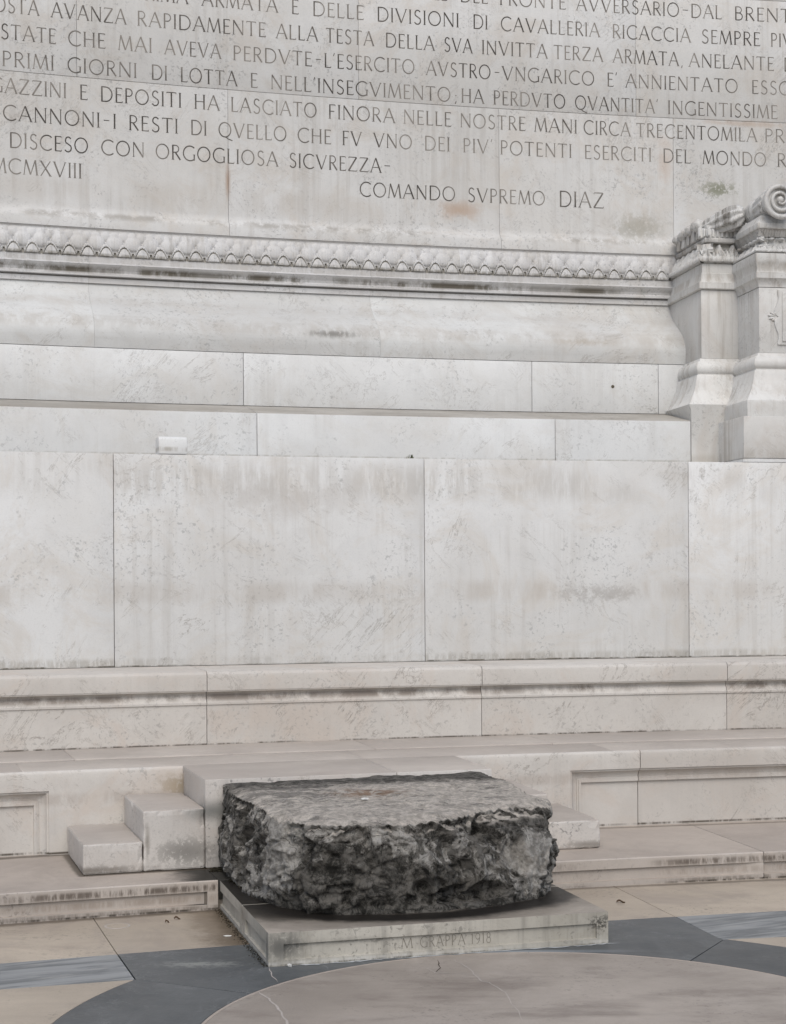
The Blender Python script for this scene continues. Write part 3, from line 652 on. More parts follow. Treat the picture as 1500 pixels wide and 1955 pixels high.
G['E'] = (.50, [([(.09, 0), (.09, 1)], TK), ([(.05, .98), (.47, .98)], TH), ([(.09, .53), (.42, .53)], TH), ([(.05, .02), (.49, .02)], TH), ([(.47, .99), (.475, .90)], .03), ([(.49, .02), (.50, .11)], .03)])
G['F'] = (.48, [([(.09, 0), (.09, 1)], TK), ([(.05, .98), (.46, .98)], TH), ([(.09, .53), (.40, .53)], TH), ([(.46, .99), (.465, .90)], .03), _s(.09, .012)])
G['G'] = (.84, [([(.80, .87)] + A_(.50, .5, .46, .50, 52, 300, 22) + [(.80, .09)], .075), ([(.80, .02), (.80, .42)], .075), _s(.79, .42, .08)])
G['H'] = (.76, [([(.09, 0), (.09, 1)], TK), ([(.67, 0), (.67, 1)], TK), ([(.09, .52), (.67, .52)], .045), _s(.09, .012), _s(.09, .988), _s(.67, .012), _s(.67, .988)])
G['I'] = (.18, [([(.09, 0), (.09, 1)], TK), _s(.09, .012), _s(.09, .988)])
G['L'] = (.50, [([(.09, 0), (.09, 1)], TK), ([(.05, .02), (.49, .02)], TH), ([(.49, .02), (.50, .12)], .03), _s(.09, .988)])
G['M'] = (.92, [([(.03, 0), (.15, 1)], TH), ([(.15, 1), (.46, .03)], TK), ([(.46, .03), (.77, 1)], TH), ([(.77, 1), (.89, 0)], TK), _s(.03, .012, .07), _s(.89, .012)])
G['N'] = (.80, [([(.08, 0), (.08, 1)], TH), ([(.08, .98), (.72, .01)], TK), ([(.72, 0), (.72, 1)], TH), _s(.08, .012, .07), _s(.72, .988, .07)])
G['O'] = (.94, [(A_(.47, .5, .43, .495, 80, 440, 32), .072)])
G['P'] = (.54, [([(.09, 0), (.09, 1)], TK), ([(.05, .985), (.26, .985)] + A_(.26, .735, .24, .25, 90, -90) + [(.12, .485)], .062), _s(.09, .012)])
G['Q'] = (.94, [(A_(.47, .5, .43, .495, 80, 440, 32), .072), ([(.48, .02), (.72, -.12), (1.02, -.22)], .062)])
G['R'] = (.62, [([(.09, 0), (.09, 1)], TK), ([(.05, .985), (.28, .985)] + A_(.28, .745, .22, .24, 90, -90) + [(.12, .505)], .060), ([(.27, .50), (.61, .0)], TK), _s(.09, .012)])
G['S'] = (.54, [([(.47, .88)] + A_(.29, .755, .19, .24, 50, 215, 12) + A_(.27, .26, .225, .255, 50, -130, 14)[1:] + [(.06, .13)], .075)])
G['T'] = (.68, [([(.34, 0), (.34, 1)], TK), ([(.01, .98), (.67, .98)], TH), _s(.34, .012), ([(.01, .98), (.02, .90)], .03), ([(.67, .98), (.66, .90)], .03)])
G['V'] = (.80, [([(.03, 1), (.41, 0)], TK), ([(.41, 0), (.77, 1)], TH), _s(.03, .988), _s(.77, .988, .07)])
G['X'] = (.74, [([(.05, 1), (.69, 0)], TK), ([(.68, 1), (.05, 0)], TH), _s(.05, .988), _s(.69, .012)])
G['Z'] = (.70, [([(.06, .98), (.66, .98)], TH), ([(.66, .98), (.04, .02)], TK), ([(.04, .02), (.68, .02)], TH), ([(.06, .98), (.05, .90)], .03), ([(.68, .02), (.69, .11)], .03)])
G["'"] = (.14, [([(.10, 1.06), (.03, .84)], .05)])
G['-'] = (.42, [([(.03, .52), (.40, .52)], .05)])
G[','] = (.14, [([(.10, .06), (.03, -.13)], .06)])
G[';'] = (.14, [([(.10, .06), (.03, -.13)], .06), ([(.07, .42), (.09, .50)], .07)])
G['1'] = (.26, [([(.14, 0), (.14, 1)], TK), _s(.14, .012, .10), ([(.14, .98), (.02, .86)], .05)])
G['9'] = (.52, [(A_(.27, .70, .22, .29, 0, 360, 20), .065), ([(.49, .70), (.44, .30), (.28, .06), (.12, .0)], .065)])
G['8'] = (.50, [(A_(.25, .76, .17, .23, 0, 360, 18), .065), (A_(.25, .27, .22, .26, 0, 360, 18), .065)])
G[' '] = (.34, [])
def stroke(pts, w):
    q = []
    n = len(pts)
    for i, c in enumerate(pts):
        a = pts[max(0, i - 1)]; b = pts[min(n - 1, i + 1)]; d = math.dist(a, b) or 1
        nx, ny = -(b[1] - a[1]) / d * w / 2, (b[0] - a[0]) / d * w / 2
        q.append(((c[0] + nx, c[1] + ny), (c[0] - nx, c[1] - ny)))
    return q
def word_geo(w, width, cap, V, F, put, weight=1.0, track=.17):
    adv = sum(G[c][0] for c in w) + track * (len(w) - 1)
    sx = width / adv; x = 0
    for ci, c in enumerate(w):
        gw, st = G[c]
        for si, (pts, wd) in enumerate(st):
            for a, b in [(0, 0)]:
                q = stroke([(p[0] * sx / cap, p[1]) for p in pts], wd * weight)
                k = len(V); lift = .0008 + .00012 * (si % 5)
                for l, r in q: V.append(put(x * sx + l[0] * cap, l[1] * cap, lift)); V.append(put(x * sx + r[0] * cap, r[1] * cap, lift))
                for i in range(len(q) - 1): F.append((k + 2 * i, k + 2 * i + 1, k + 2 * i + 3, k + 2 * i + 2))
        x += gw + track
TEXT = [
  (6.240, [('LE', -13.096, -12.932), ('DEL', -12.76, -12.416), ('FRONTE', -12.263, -11.42), ('AVVERSARIO', -11.282, -9.943), ('-', -9.902, -9.819), ('DAL', -9.785, -9.384), ('BRENTA', -9.211, -8.278)]),
  (6.036, [('PRIMA', -16.694, -16.086), ('ARMATA', -15.92, -15.02), ('E', -14.849, -14.767), ('DELLE', -14.592, -13.973), ('DIVISIONI', -13.803, -12.785), ('DI', -12.603, -12.421), ('CAVALLERIA', -12.251, -10.985), ('RICACCIA', -10.815, -9.796), ('SEMPRE', -9.649, -8.875), ('PIV', -8.731, -8.448)]),
  (5.838, [('AOSTA', -18.432, -17.789), ('AVANZA', -17.649, -16.804), ('RAPIDAMENTE', -16.672, -15.165), ('ALLA', -15.037, -14.537), ('TESTA', -14.435, -13.85), ('DELLA', -13.701, -13.096), ('SVA', -12.971, -12.619), ('INVITTA', -12.493, -11.663), ('TERZA', -11.576, -10.946), ('ARMATA', -10.81, -9.954), (',', -9.92, -9.892), ('ANELANTE', -9.816, -8.694), ('DI', -8.554, -8.394)]),
  (5.642, [('STATE', -18.209, -17.601), ('CHE', -17.46, -17.042), ('MAI', -16.89, -16.507), ('AVEVA', -16.358, -15.701), ('PERDVTE', -15.553, -14.609), ('-', -14.566, -14.494), ("L'ESERCITO", -14.456, -13.346), ('AVSTRO', -13.197, -12.388), ('-', -12.338, -12.272), ('VNGARICO', -12.238, -11.057), ("E'", -10.887, -10.758), ('ANNIENTATO', -10.648, -9.175), ('ESSO', -8.988, -8.465)]),
  (5.443, [('PRIMI', -18.195, -17.623), ('GIORNI', -17.47, -16.684), ('DI', -16.512, -16.332), ('LOTTA', -16.174, -15.511), ('E', -15.349, -15.267), ("NELL'INSEGVIMENTO", -15.104, -12.896), (';', -12.841, -12.811), ('HA', -12.757, -12.476), ('PERDVTO', -12.35, -11.433), ("QVANTITA'", -11.305, -10.226), ('INGENTISSIME', -10.096, -8.651)]),
  (5.247, [('MAGAZZINI', -18.665, -17.487), ('E', -17.334, -17.248), ('DEPOSITI', -17.098, -16.168), ('HA', -16.014, -15.724), ('LASCIATO', -15.582, -14.555), ('FINORA', -14.408, -13.596), ('NELLE', -13.483, -12.889), ('NOSTRE', -12.772, -11.947), ('MANI', -11.827, -11.284), ('CIRCA', -11.196, -10.592), ('TRECENTOMILA', -10.512, -8.927), ('PRIG', -8.818, -8.295)]),
  (5.049, [('CANNONI', -18.19, -17.11), ('-', -17.069, -16.997), ('I', -16.955, -16.925), ('RESTI', -16.776, -16.211), ('DI', -16.058, -15.874), ('QVELLO', -15.732, -14.922), ('CHE', -14.786, -14.381), ('FV', -14.24, -14.006), ('VNO', -13.857, -13.383), ('DEI', -13.223, -12.91), ("PIV'", -12.739, -12.367), ('POTENTI', -12.267, -11.354), ('ESERCITI', -11.185, -10.319), ('DEL', -10.163, -9.803), ('MONDO', -9.64, -8.806), ('RI', -8.655, -8.471)]),
  (4.850, [('DISCESO', -18.12, -17.245), ('CON', -17.094, -16.602), ('ORGOGLIOSA', -16.469, -15.028), ('SICVREZZA', -14.89, -13.769), ('-', -13.73, -13.652)]),
  (4.659, [('MCMXVIII', -18.317, -17.32), ('COMANDO', -14.032, -12.845), ('SVPREMO', -12.684, -11.702)]),
  (4.655, [('DIAZ', -11.516, -10.944)]),
]

for z, words in TEXT:
    V = []; F = []
    for w, p0, p1 in words:
        cap = .125 if w == 'DIAZ' else .111
        width = math.radians(p1 - p0) * RT
        def put(x, y, l, p0=p0): return P(p0 + math.degrees(x / RT), RT - l, z + y)
        if w == ',' : width = .014
        if w == ';' : width = .016
        word_geo(w, width, cap, V, F, put, weight=1.12)
    link_mesh('inscription_line', V, F, M['ink'], wall)
# plinth lettering
for word, s0, wid in (('M', .588, .050), ('GRAPPA', .672, .205), ('1918', .905, .092)):
    V = []; F = []
    def put(x, y, l, s0=s0): q = pl(s0 + x, .013 - l); return (q[0], q[1], .036 + y)
    word_geo(word, wid, .046, V, F, put, weight=.85, track=.22)
    link_mesh('lettering', V, F, M['ink2'], plinth)

# stone stub on the ledge
stub = tag(swept('stone_stub', M['course'], None, -16.772, -16.464, [(R0 + .004, 2.5045), (R0 + .004, 2.600), (R0 + .012, 2.616), (R0 + .03, 2.622), (R0 + .158, 2.622), (R0 + .158, 2.5045)], bevel=.009, gap=0),
    'small square marble stub standing on the ledge above the plain panels', 'stone block')
# ------------------------------------------------------------------ pilaster and pedestal
def loft(name, mat, parent, phS, Rf, phE, prof, back, bevel=0.0015, smooth=30):
    V = []; F = []; n = 6
    for z, d in prof:
        a = phS - math.degrees(d / Rf); r = Rf - d; mid = (a + phE) / 2
        V += [P(a, back, z), P(a, r, z), P(mid, r, z), P(phE, r, z), P(phE, back, z), P(mid, back, z)]
    for i in range(len(prof) - 1):
        for j in range(n): k = (j + 1) % n; F.append((i * n + j, i * n + k, (i + 1) * n + k, (i + 1) * n + j))
    F += [tuple(range(n)), tuple((len(prof) - 1) * n + j for j in range(n))]
    return link_mesh(name, V, F, mat, parent, smooth, bevel)
def band(name, mat, parent, phS, Rf, phE, back, z0, z1, dfun, ds=.006, nz=22):
    sl = frange(-(back - Rf), 0, ds); sr = frange(0, math.radians(phE - phS) * Rf, ds)[1:]
    ss = sl + sr; V = []; F = []
    for s in ss:
        for j in range(nz + 1):
            v = j / nz; d = dfun(s, v); z = z0 + (z1 - z0) * v
            if s < 0: V.append(P(phS - math.degrees(d / Rf), Rf - s + (-d if s > -.02 else 0) * 0, z))
            elif s == 0: V.append(P(phS - math.degrees(d / Rf), Rf - d, z))
            else: V.append(P(phS + math.degrees(s / Rf), Rf - d, z))
    m = nz + 1
    for i in range(len(ss) - 1):
        for j in range(nz): k = i * m + j; F.append((k, k + 1, k + m + 1, k + m))
    o = link_mesh(name, V, F, mat, parent, 45); return o
def leafband(period, lip=.03, top=1.0, off=0.0):
    def f(s, v):
        t = (s / period) % 1.0; u = t - .5                       # big leaf at the middle, a small one on each side
        hb = top * (1 - 1.25 * abs(u)) if abs(u) < .42 else 0
        hs = .80 - 2.4 * min(t, 1 - t)
        d = -.085 + .03 * (v < .30)
        if v < max(hb, hs, .34):
            e = max(hb, hs, .34) - v
            d = .004 + .026 * min(1, e / .4) - .040 * v + .006 * math.cos(u * 44) * (v < .6)
            if hb >= hs and abs(u) < .05: d += .008
        if v < .34: d = max(d, lip * math.sqrt(max(0, 1 - ((v - .17) / .18) ** 2)) + .004 * math.cos(s * 2 * math.pi / (period / 3)))
        if v < .05: d = -.01
        return d + off
    return f
FL = [(2.9757, .165), (2.986, .155), (3.0221, .131), (3.0736, .103), (3.1251, .083), (3.1767, .070), (3.2076, .064), (3.2117, .052), (3.2241, .050), (3.2303, .058), (3.2488, .066), (3.2797, .064), (3.3055, .052), (3.3189, .036), (3.323, .024), (3.3446, .018)]
pil = thing('narrow_pilaster', 'narrow marble pilaster with flared base and leafy cap between the wall and the pedestal', 'pilaster')
pS, pR, pE = -10.1183, R0 + 0.65, -9.5862; BK = R0 + 1.44
loft('base_block', M['pilaster'], pil, pS, pR, pE, [(2.504, .14), (2.93, .14)] + FL, BK)
loft('shaft_block', M['pilaster'], pil, pS, pR, pE, [(3.3488, 0), (3.8733, 0)], BK)
loft('cornice_block', M['pilaster'], pil, pS, pR, pE, [(3.8774, .010), (3.8836, .022), (3.9289, .022), (3.932, .010), (3.9547, .002), (3.9856, -.004), (4.0031, -.004), (4.0072, -.014), (4.0773, -.016)], BK, bevel=0)
loft('cap_core', M['soot'], pil, pS, pR, pE, [(4.0773, -.09), (4.2793, -.10)], BK)
band('carved_leaf_row', M['carving'], pil, pS, pR, pE, BK - .02, 4.0794, 4.2432, leafband(.112, .034, off=-.016))
loft('abacus', M['carving'], pil, pS, pR, pE, [(4.2504, -.060), (4.2566, -.052), (4.2845, -.052), (4.2917, -.066)], BK)
def flute(s, v): return -.080 + .016 * (abs(((s / .036) % 1) - .5) < .27) * (.12 < v < .9)
band('fluted_band', M['carving'], pil, pS, pR, pE, BK - .02, 4.2927, 4.3638, flute, nz=8)
loft('cap_slab', M['carving'], pil, pS, pR, pE, [(4.2927, -.090), (4.3617, -.090), (4.3659, -.074), (4.3875, -.074), (4.3947, -.10)], BK)

ped = thing('scrolled_pedestal', 'tall marble pedestal with plaque, leaf cornice and a scroll on top, at the right edge', 'pedestal')
qS, qR, qE = -9.6555, R0 + 0.234, -7.342; QB = R0 + 1.55
loft('foot_strip', M['course'], ped, qS, qR, qE, [(2.504, .228), (2.529, .224)], QB, bevel=0)
loft('low_block', M['pilaster'], ped, qS, qR, qE, [(2.5336, .215), (2.8387, .215)], QB, bevel=.003)
loft('base_block', M['pilaster'], ped, qS, qR, qE, [(2.8428, .165)] + [(2.9448, .165)] + [(z - .012, d) for z, d in FL], QB)
loft('shaft_block', M['pilaster'], ped, qS, qR, qE, [(3.3374, 0), (3.8228, 0)], QB)
loft('cornice_block', M['pilaster'], ped, qS, qR, qE, [(3.8259, .004), (3.8413, .004), (3.8671, .014), (3.8836, .028), (3.8877, .034), (3.931, .036), (3.9351, .026), (3.9598, .022), (4.0011, .034), (4.0165, .040), (4.0722, .036)], QB, bevel=0)
loft('cap_core', M['carving'], ped, qS, qR, qE, [(4.0722, -.03), (4.2793, -.05)], QB)
band('carved_leaf_row', M['carving'], ped, qS, qR, qE, QB - .6, 4.0732, 4.1711, leafband(.125, .036))
def beads(s, v):
    t = (s / .075) % 1.0; w = abs(t - .5)
    q = 1 - (w / .34) ** 2 - ((v - .5) / .42) ** 2
    q2 = 1 - ((.5 - w) / .06) ** 2 - ((v - .5) / .42) ** 2
    return -.045 + (.05 * math.sqrt(q) if q > 0 else 0) + (.04 * math.sqrt(q2) if q2 > 0 else 0)
band('bead_row', M['carving'], ped, qS, qR, qE, QB - .6, 4.1701, 4.2072, beads, ds=.004, nz=8)
def flute2(s, v): return -.035 + .030 * v + .009 * abs(math.sin(s * math.pi / .022))
band('fluted_band', M['carving'], ped, qS, qR, qE, QB - .6, 4.2072, 4.2587, flute2, ds=.004, nz=6)
loft('abacus', M['pilaster'], ped, qS, qR, qE, [(4.2597, .002), (4.2649, .010), (4.302, .012), (4.3082, .004), (4.3257, -.006), (4.3669, -.030)], R0 + 0.66)
loft('scroll_seat', M['pilaster'], ped, qS, qR, qE, [(4.3669, -.05), (4.3823, -.085)], R0 + 0.65)
# plaque with scrolled ears
def fx(px): return -9.6555 + (px - 1453.0) * .00628
def fz(py): return 3.3518 + (673.0 - py) * .00391
ear = [(1500, 557), (1488.5, 557), (1488.5, 563), (1490.6, 571), (1489.2, 579), (1485, 589), (1482.4, 596), (1483.2, 602), (1486.4, 606), (1490.2, 608.3), (1486, 611.5), (1483, 616), (1482.6, 622), (1485.8, 631), (1489.4, 640), (1490.4, 650), (1488.5, 656), (1488.5, 661.5), (1500, 661.5)]
def plate(name, pts, r0, r1, parent):
    n = len(pts); V = [P(fx(x), r0, fz(y)) for x, y in pts] + [P(fx(x), r1, fz(y)) for x, y in pts]
    return link_mesh(name, V, [tuple(range(n)), tuple(range(n, 2 * n))] + [(i, (i + 1) % n, n + (i + 1) % n, n + i) for i in range(n)], M['pilaster'], parent, 30, .002)
plate('plaque', ear + [(1640, 661.5), (1640, 557)], qR + .01, qR - .014, ped)
plate('plaque_face', [(1497, 562), (1497, 655), (1636, 655), (1636, 562)], qR - .01, qR - .024, ped)
def lathe(name, mat, parent, A, B, prof, n=28, rip=0, ra=.0, twist=0, smooth=50, sag=0):
    A = Vector(A); B = Vector(B); ax = (B - A); L = ax.length; ax.normalize()
    u = ax.cross(Vector((0, 0, 1))).normalized(); w = u.cross(ax).normalized() * -1
    V = []; F = []
    for t, r in prof:
        c = A + ax * L * t
        for k in range(n):
            a = 2 * math.pi * k / n; rr = r * (1 + ra * math.cos(rip * a + twist * t))
            V.append(tuple(c + (u * math.cos(a) + w * math.sin(a)) * rr))
    for i in range(len(prof) - 1):
        for k in range(n): j = (k + 1) % n; F.append((i * n + k, i * n + j, (i + 1) * n + j, (i + 1) * n + k))
    F += [tuple(range(n)), tuple((len(prof) - 1) * n + k for k in range(n))]
    return link_mesh(name, V, F, mat, parent, smooth)
SP = -9.4383; SZ = 4.4565
roll = [(0, .118), (.03, .122), (.06, .122), (.10, .112), (.12, .104), (.20, .098), (.30, .086), (.42, .078), (.52, .074), (.56, .070), (.60, .088), (.66, .094), (.72, .094), (.78, .088), (.80, .072), (.90, .074), (1.0, .066)]
lathe('scroll_bolster', M['carving'], ped, P(SP, R0 + 0.16, SZ), P(SP - .05, R0 + 0.65, SZ), roll, n=40)
lathe('leaf_wrap', M['carving'], ped, P(SP, R0 + 0.28, SZ), P(SP - .03, R0 + 0.44, SZ), [(0, .108), (.1, .112), (.35, .104), (.7, .096), (1, .088)], n=72, rip=12, ra=.07, twist=2.2)
def tube(name, mat, parent, pts, rad, n=8):
    V = []; F = []
    for i, c in enumerate(pts):
        a = Vector(pts[max(0, i - 1)]); b = Vector(pts[min(len(pts) - 1, i + 1)]); t = (b - a).normalized(); r = rad(i / (len(pts) - 1))
        u = t.cross(Vector((0, 1, .01))).normalized(); w = t.cross(u)
        for k in range(n): q = 2 * math.pi * k / n; V.append(tuple(Vector(c) + (u * math.cos(q) + w * math.sin(q)) * r))
    for i in range(len(pts) - 1):
        for k in range(n): j = (k + 1) % n; F.append((i * n + k, i * n + j, (i + 1) * n + j, (i + 1) * n + k))
    return link_mesh(name, V, F, mat, parent, 60)
sp = []
for i in range(90):
    t = i / 89; a = math.radians(-60 - 800 * t); r = .128 * (1 - t) + .022 * t
    sp.append(P(SP + math.degrees(-r * math.cos(a) * -1 / R0), R0 + 0.152 - .012 * t, SZ + r * math.sin(a)))
tube('scroll_spiral', M['carving'], ped, sp, lambda t: .0125 * (1 - t) + .0075)
lathe('scroll_eye', M['carving'], ped, P(SP, R0 + 0.16, SZ), P(SP, R0 + 0.128, SZ), [(0, .03), (.6, .026), (1, .01)], n=16)
for k, (aa, L) in enumerate(((-150, .055), (-170, .072), (170, .078), (150, .068), (128, .05), (-128, .045))):
    a = math.radians(aa); c0 = (1489.5, 608.5); 
    A = P(fx(c0[0]), qR - .002, fz(c0[1])); B = P(fx(c0[0]) + math.degrees(L * math.cos(a) / qR), qR - .004, fz(c0[1]) + L * math.sin(a))
    lathe('palmette_lobe', M['pilaster'], ped, A, B, [(0, .003), (.3, .006), (.7, .011), (.9, .009), (1, .003)], n=10)
# carved bundle and buds along the cap of the narrow pilaster
lathe('leaf_bundle', M['carving'], pil, P(-10.02, R0 + .86, 4.375), P(-9.58, R0 + .62, 4.46), [(0, .02), (.06, .045), (.25, .064), (.5, .082), (.75, .092), (.9, .085), (1, .05)], n=60, rip=9, ra=.12, twist=2.6)
def bud(c, r, seed):
    bm = bmesh.new(); bmesh.ops.create_icosphere(bm, subdivisions=3, radius=1)
    for v in bm.verts:
        n = noise.noise(v.co * 2.2 + Vector((seed * 3.1458, 0, 0))) * .30 + noise.noise(v.co * 6 + Vector((0, seed, 0))) * .12
        v.co = v.co * (1 + n); v.co = Vector((v.co.x * r[0], v.co.y * r[1], v.co.z * r[2])) + Vector(c)
    me = bpy.data.meshes.new('carved_bud'); bm.to_mesh(me); bm.free(); me.materials.append(M['carving'])
    me.polygons.foreach_set('use_smooth', [True] * len(me.polygons))
    o = bpy.data.objects.new('carved_bud', me); COL.objects.link(o); o.parent = pil
for k in range(7):
    t = k / 6; bud(P(-10.0299 + .02 * (k % 2), R0 + 0.85 + .42 * t, 4.4081 + .012 * (k % 2) - .018 * t), (.052, .055, .050 - .008 * t), k)
for k in range(5):
    t = k / 4; r_ = R0 + 0.82 + .42 * t; e = .032
    V = [P(-10.0707, r_ - e, 4.2927), P(-10.0707, r_ + e, 4.2927), P(-10.0575, r_ + e, 4.3978), P(-10.0575, r_ - e, 4.3978), P(-9.9126, r_ - e, 4.2927), P(-9.9126, r_ + e, 4.2927), P(-9.9126, r_ + e, 4.3978), P(-9.9126, r_ - e, 4.3978)]
    link_mesh('carved_tab', V, [(0, 1, 2, 3), (4, 5, 6, 7), (0, 1, 5, 4), (2, 3, 7, 6), (1, 2, 6, 5), (0, 3, 7, 4)], M['carving'], pil, 30, .006)

# ------------------------------------------------------------------ boulder
def closed_spline(pts, n):
    m = len(pts); out = []
    for i in range(m):
        p0, p1, p2, p3 = (Vector(pts[(i + k - 1) % m]) for k in range(4))
        for k in range(n):
            t = k / n
            out.append(.5 * ((2 * p1) + (-p0 + p2) * t + (2 * p0 - 5 * p1 + 4 * p2 - p3) * t * t + (-p0 + 3 * p1 - 3 * p2 + p3) * t * t * t))
    return out
bot = [(-.885, 8.40), (-.86, 8.18), (-.80, 7.92), (-.715, 7.60), (-.60, 7.36), (-.44, 7.20), (-.27, 7.11), (.0, 7.10), (.24, 7.16), (.48, 7.30), (.70, 7.48), (.755, 7.68), (.72, 8.0), (.64, 8.35), (.53, 8.66), (.38, 8.80), (-.15, 8.72), (-.60, 8.54)]
top = [(-.885, 8.40), (-.86, 8.22), (-.79, 7.96), (-.675, 7.72), (-.59, 7.42), (-.46, 7.20), (-.30, 7.09), (-.05, 7.13), (.235, 7.24), (.40, 7.48), (.66, 7.68), (.77, 7.80), (.70, 8.02), (.60, 8.36), (.50, 8.62), (.38, 8.80), (-.15, 8.74), (-.60, 8.56)]
lv = [(.118, 0, -.004), (.150, .03, .004), (.22, .2, .014), (.32, .45, .020), (.42, .7, .010), (.50, .9, .002), (.56, 1, -.012)]
V = []; F = []
rings = []
cen = Vector((-.05, 7.9))
for z, t, off in lv:
    pts = [(b[0] + (a[0] - b[0]) * t, b[1] + (a[1] - b[1]) * t) for a, b in zip(top, bot)]
    r = []
    for q in closed_spline(pts, 6):
        dirv = (q - cen).normalized(); k = off if q.y < 8.2 else off * .2
        r.append(q + dirv * k)
    rings.append(r)
n = len(rings[0])
for (z, t, off), r in zip(lv, rings):
    for q in r:
        zz = z if z < .5 else z + (.035 * max(0, min(1, (q.y - 7.5) / 1.2)))
        V.append((q.x, q.y, zz))
for i in range(len(rings) - 1):
    for j in range(n): k = (j + 1) % n; F.append((i * n + j, i * n + k, (i + 1) * n + k, (i + 1) * n + j))
c0 = len(V); V.append((cen.x, cen.y, .118)); V.append((cen.x, cen.y, .578))
for j in range(n): k = (j + 1) % n; F.append((k, j, c0)); F.append(((len(rings) - 1) * n + j, (len(rings) - 1) * n + k, c0 + 1))
bo = link_mesh('boulder', V, F, M['boulder'])
md = bo.modifiers.new('remesh', 'REMESH'); md.mode = 'VOXEL'; md.voxel_size = .0072; md.use_smooth_shade = True
dg = bpy.context.evaluated_depsgraph_get(); me2 = bpy.data.meshes.new_from_object(bo.evaluated_get(dg)); bo.modifiers.clear()
nv = len(me2.vertices); Cc = np.empty(nv * 3); me2.vertices.foreach_get('co', Cc); Cc = Cc.reshape(-1, 3)
Nn = np.array([v.normal[:] for v in me2.vertices])
def rd(v): return 1 - abs(v) * 2
rim = np.array([(q.x, q.y) for q in rings[-1]])
rimd = np.concatenate([np.sqrt(((Cc[k:k + 4000, None, :2] - rim[None]) ** 2).sum(2)).min(1) for k in range(0, nv, 4000)])
def facet(c, s, k, slope, off):
    dist, pts = noise.voronoi(c * s + Vector((k, k * 1.7, 0)))
    q = pts[0]; r = noise.random_vector if False else None
    ax = Vector((noise.cell(q * 3.1) - .5, noise.cell(q * 5.7 + Vector((3, 0, 0))) - .5, noise.cell(q * 7.3 + Vector((0, 5, 0))) - .5))
    edge = min(1.0, (dist[1] - dist[0]) / .12)
    return ((c * s + Vector((k, k * 1.7, 0)) - q).dot(ax) * slope / s + (noise.cell(q * 2.3) - .5) * off) * (edge * edge * (3 - 2 * edge)), edge
for i in range(nv):
    c = Vector(Cc[i]); nn = Nn[i]; z = c.z
    up = max(0.0, min(1.0, (nn[2] - .35) / .4)) * (1 if z > .5 else 0)
    amp = 1 - .88 * up
    low = noise.noise(c * 2.6 + Vector((3, 1, 7))) * .042 + noise.noise(c * 5.5) * .020
    cs = Vector((c.x, c.y, c.z * 1.7))
    wv = Vector((noise.noise(c * 6), noise.noise(c * 6 + Vector((9, 0, 0))), noise.noise(c * 6 + Vector((0, 9, 0)))))
    w = cs * 8 + wv * 1.2
    rg = rd(noise.noise(w)) * .009 + rd(noise.noise(w * 2.2 + Vector((5, 5, 5)))) * .006 + rd(noise.noise(w * 4.6 + Vector((1, 5, 2)))) * .004
    f1, e1 = facet(c + wv * .03, 5.0, 1.0, .75, .050)
    f2, e2 = facet(cs + wv * .02, 12.0, 4.0, .65, .018)
    ch = f1 * .42 + f2 * .34 - .004 * (1 - e1)
    fn = noise.noise(c * 48) * .0035 + noise.noise(c * 26) * .004
    d = low * amp + (rg - .010) * amp + ch * amp + fn * (1 - .5 * up)
    rr = max(0.0, 1 - rimd[i] / (.10 + .05 * noise.noise(Vector((c.x * 4, c.y * 4, 0)))))
    if z > .44: Cc[i][2] -= (.026 + .045 * max(0, noise.noise(Vector((c.x * 6.5, c.y * 6.5, 4))))) * rr * rr * min(1, (z - .44) / .08) * (1 if c.y < 8.2 else .3)
    if up > 0: d += noise.noise(Vector((c.x * 3, c.y * 7, 0))) * .008 * up + noise.noise(Vector((c.x * 14, c.y * 30, 3))) * .005 * up + rd(noise.noise(c * 12)) * .003 * up
    for (hx, hy, hz, rx, rz, dep) in ((.36, 7.20, .205, .20, .055, .11), (-.02, 7.05, .33, .13, .09, .035), (.395, 7.3, .45, .035, .16, .05), (-.42, 7.2, .40, .07, .10, .03), (.18, 7.15, .25, .10, .05, .035), (-.30, 7.1, .20, .12, .045, .03)):
        e = ((c.x - hx) / rx) ** 2 + ((c.z - hz) / rz) ** 2 + ((c.y - hy) / .35) ** 2
        if e < 1: d -= dep * (1 - e) ** .7 * (1 - up)
    if up > .3:
        e = ((c.x + .13) / .05) ** 2 + ((c.y - 7.95) / .06) ** 2
        if e < 1: d -= .03 * (1 - e)
    if z < .17: d *= .4
    if c.y > 8.3 and up < .5: d *= .25
    if z > .44: d *= 1 - .35 * min(1, (z - .44) / .08)
    d = max(-.12, min(.012 if z > .46 else .030, d))
    Cc[i] += nn * d
me2.vertices.foreach_set('co', Cc.ravel()); me2.materials.clear(); me2.materials.append(M['boulder'])
me2.polygons.foreach_set('use_smooth', [True] * len(me2.polygons)); me2.update()
bo.data = me2
tag(bo, 'large rough grey limestone boulder with blackened flanks and a flat pale top', 'boulder')

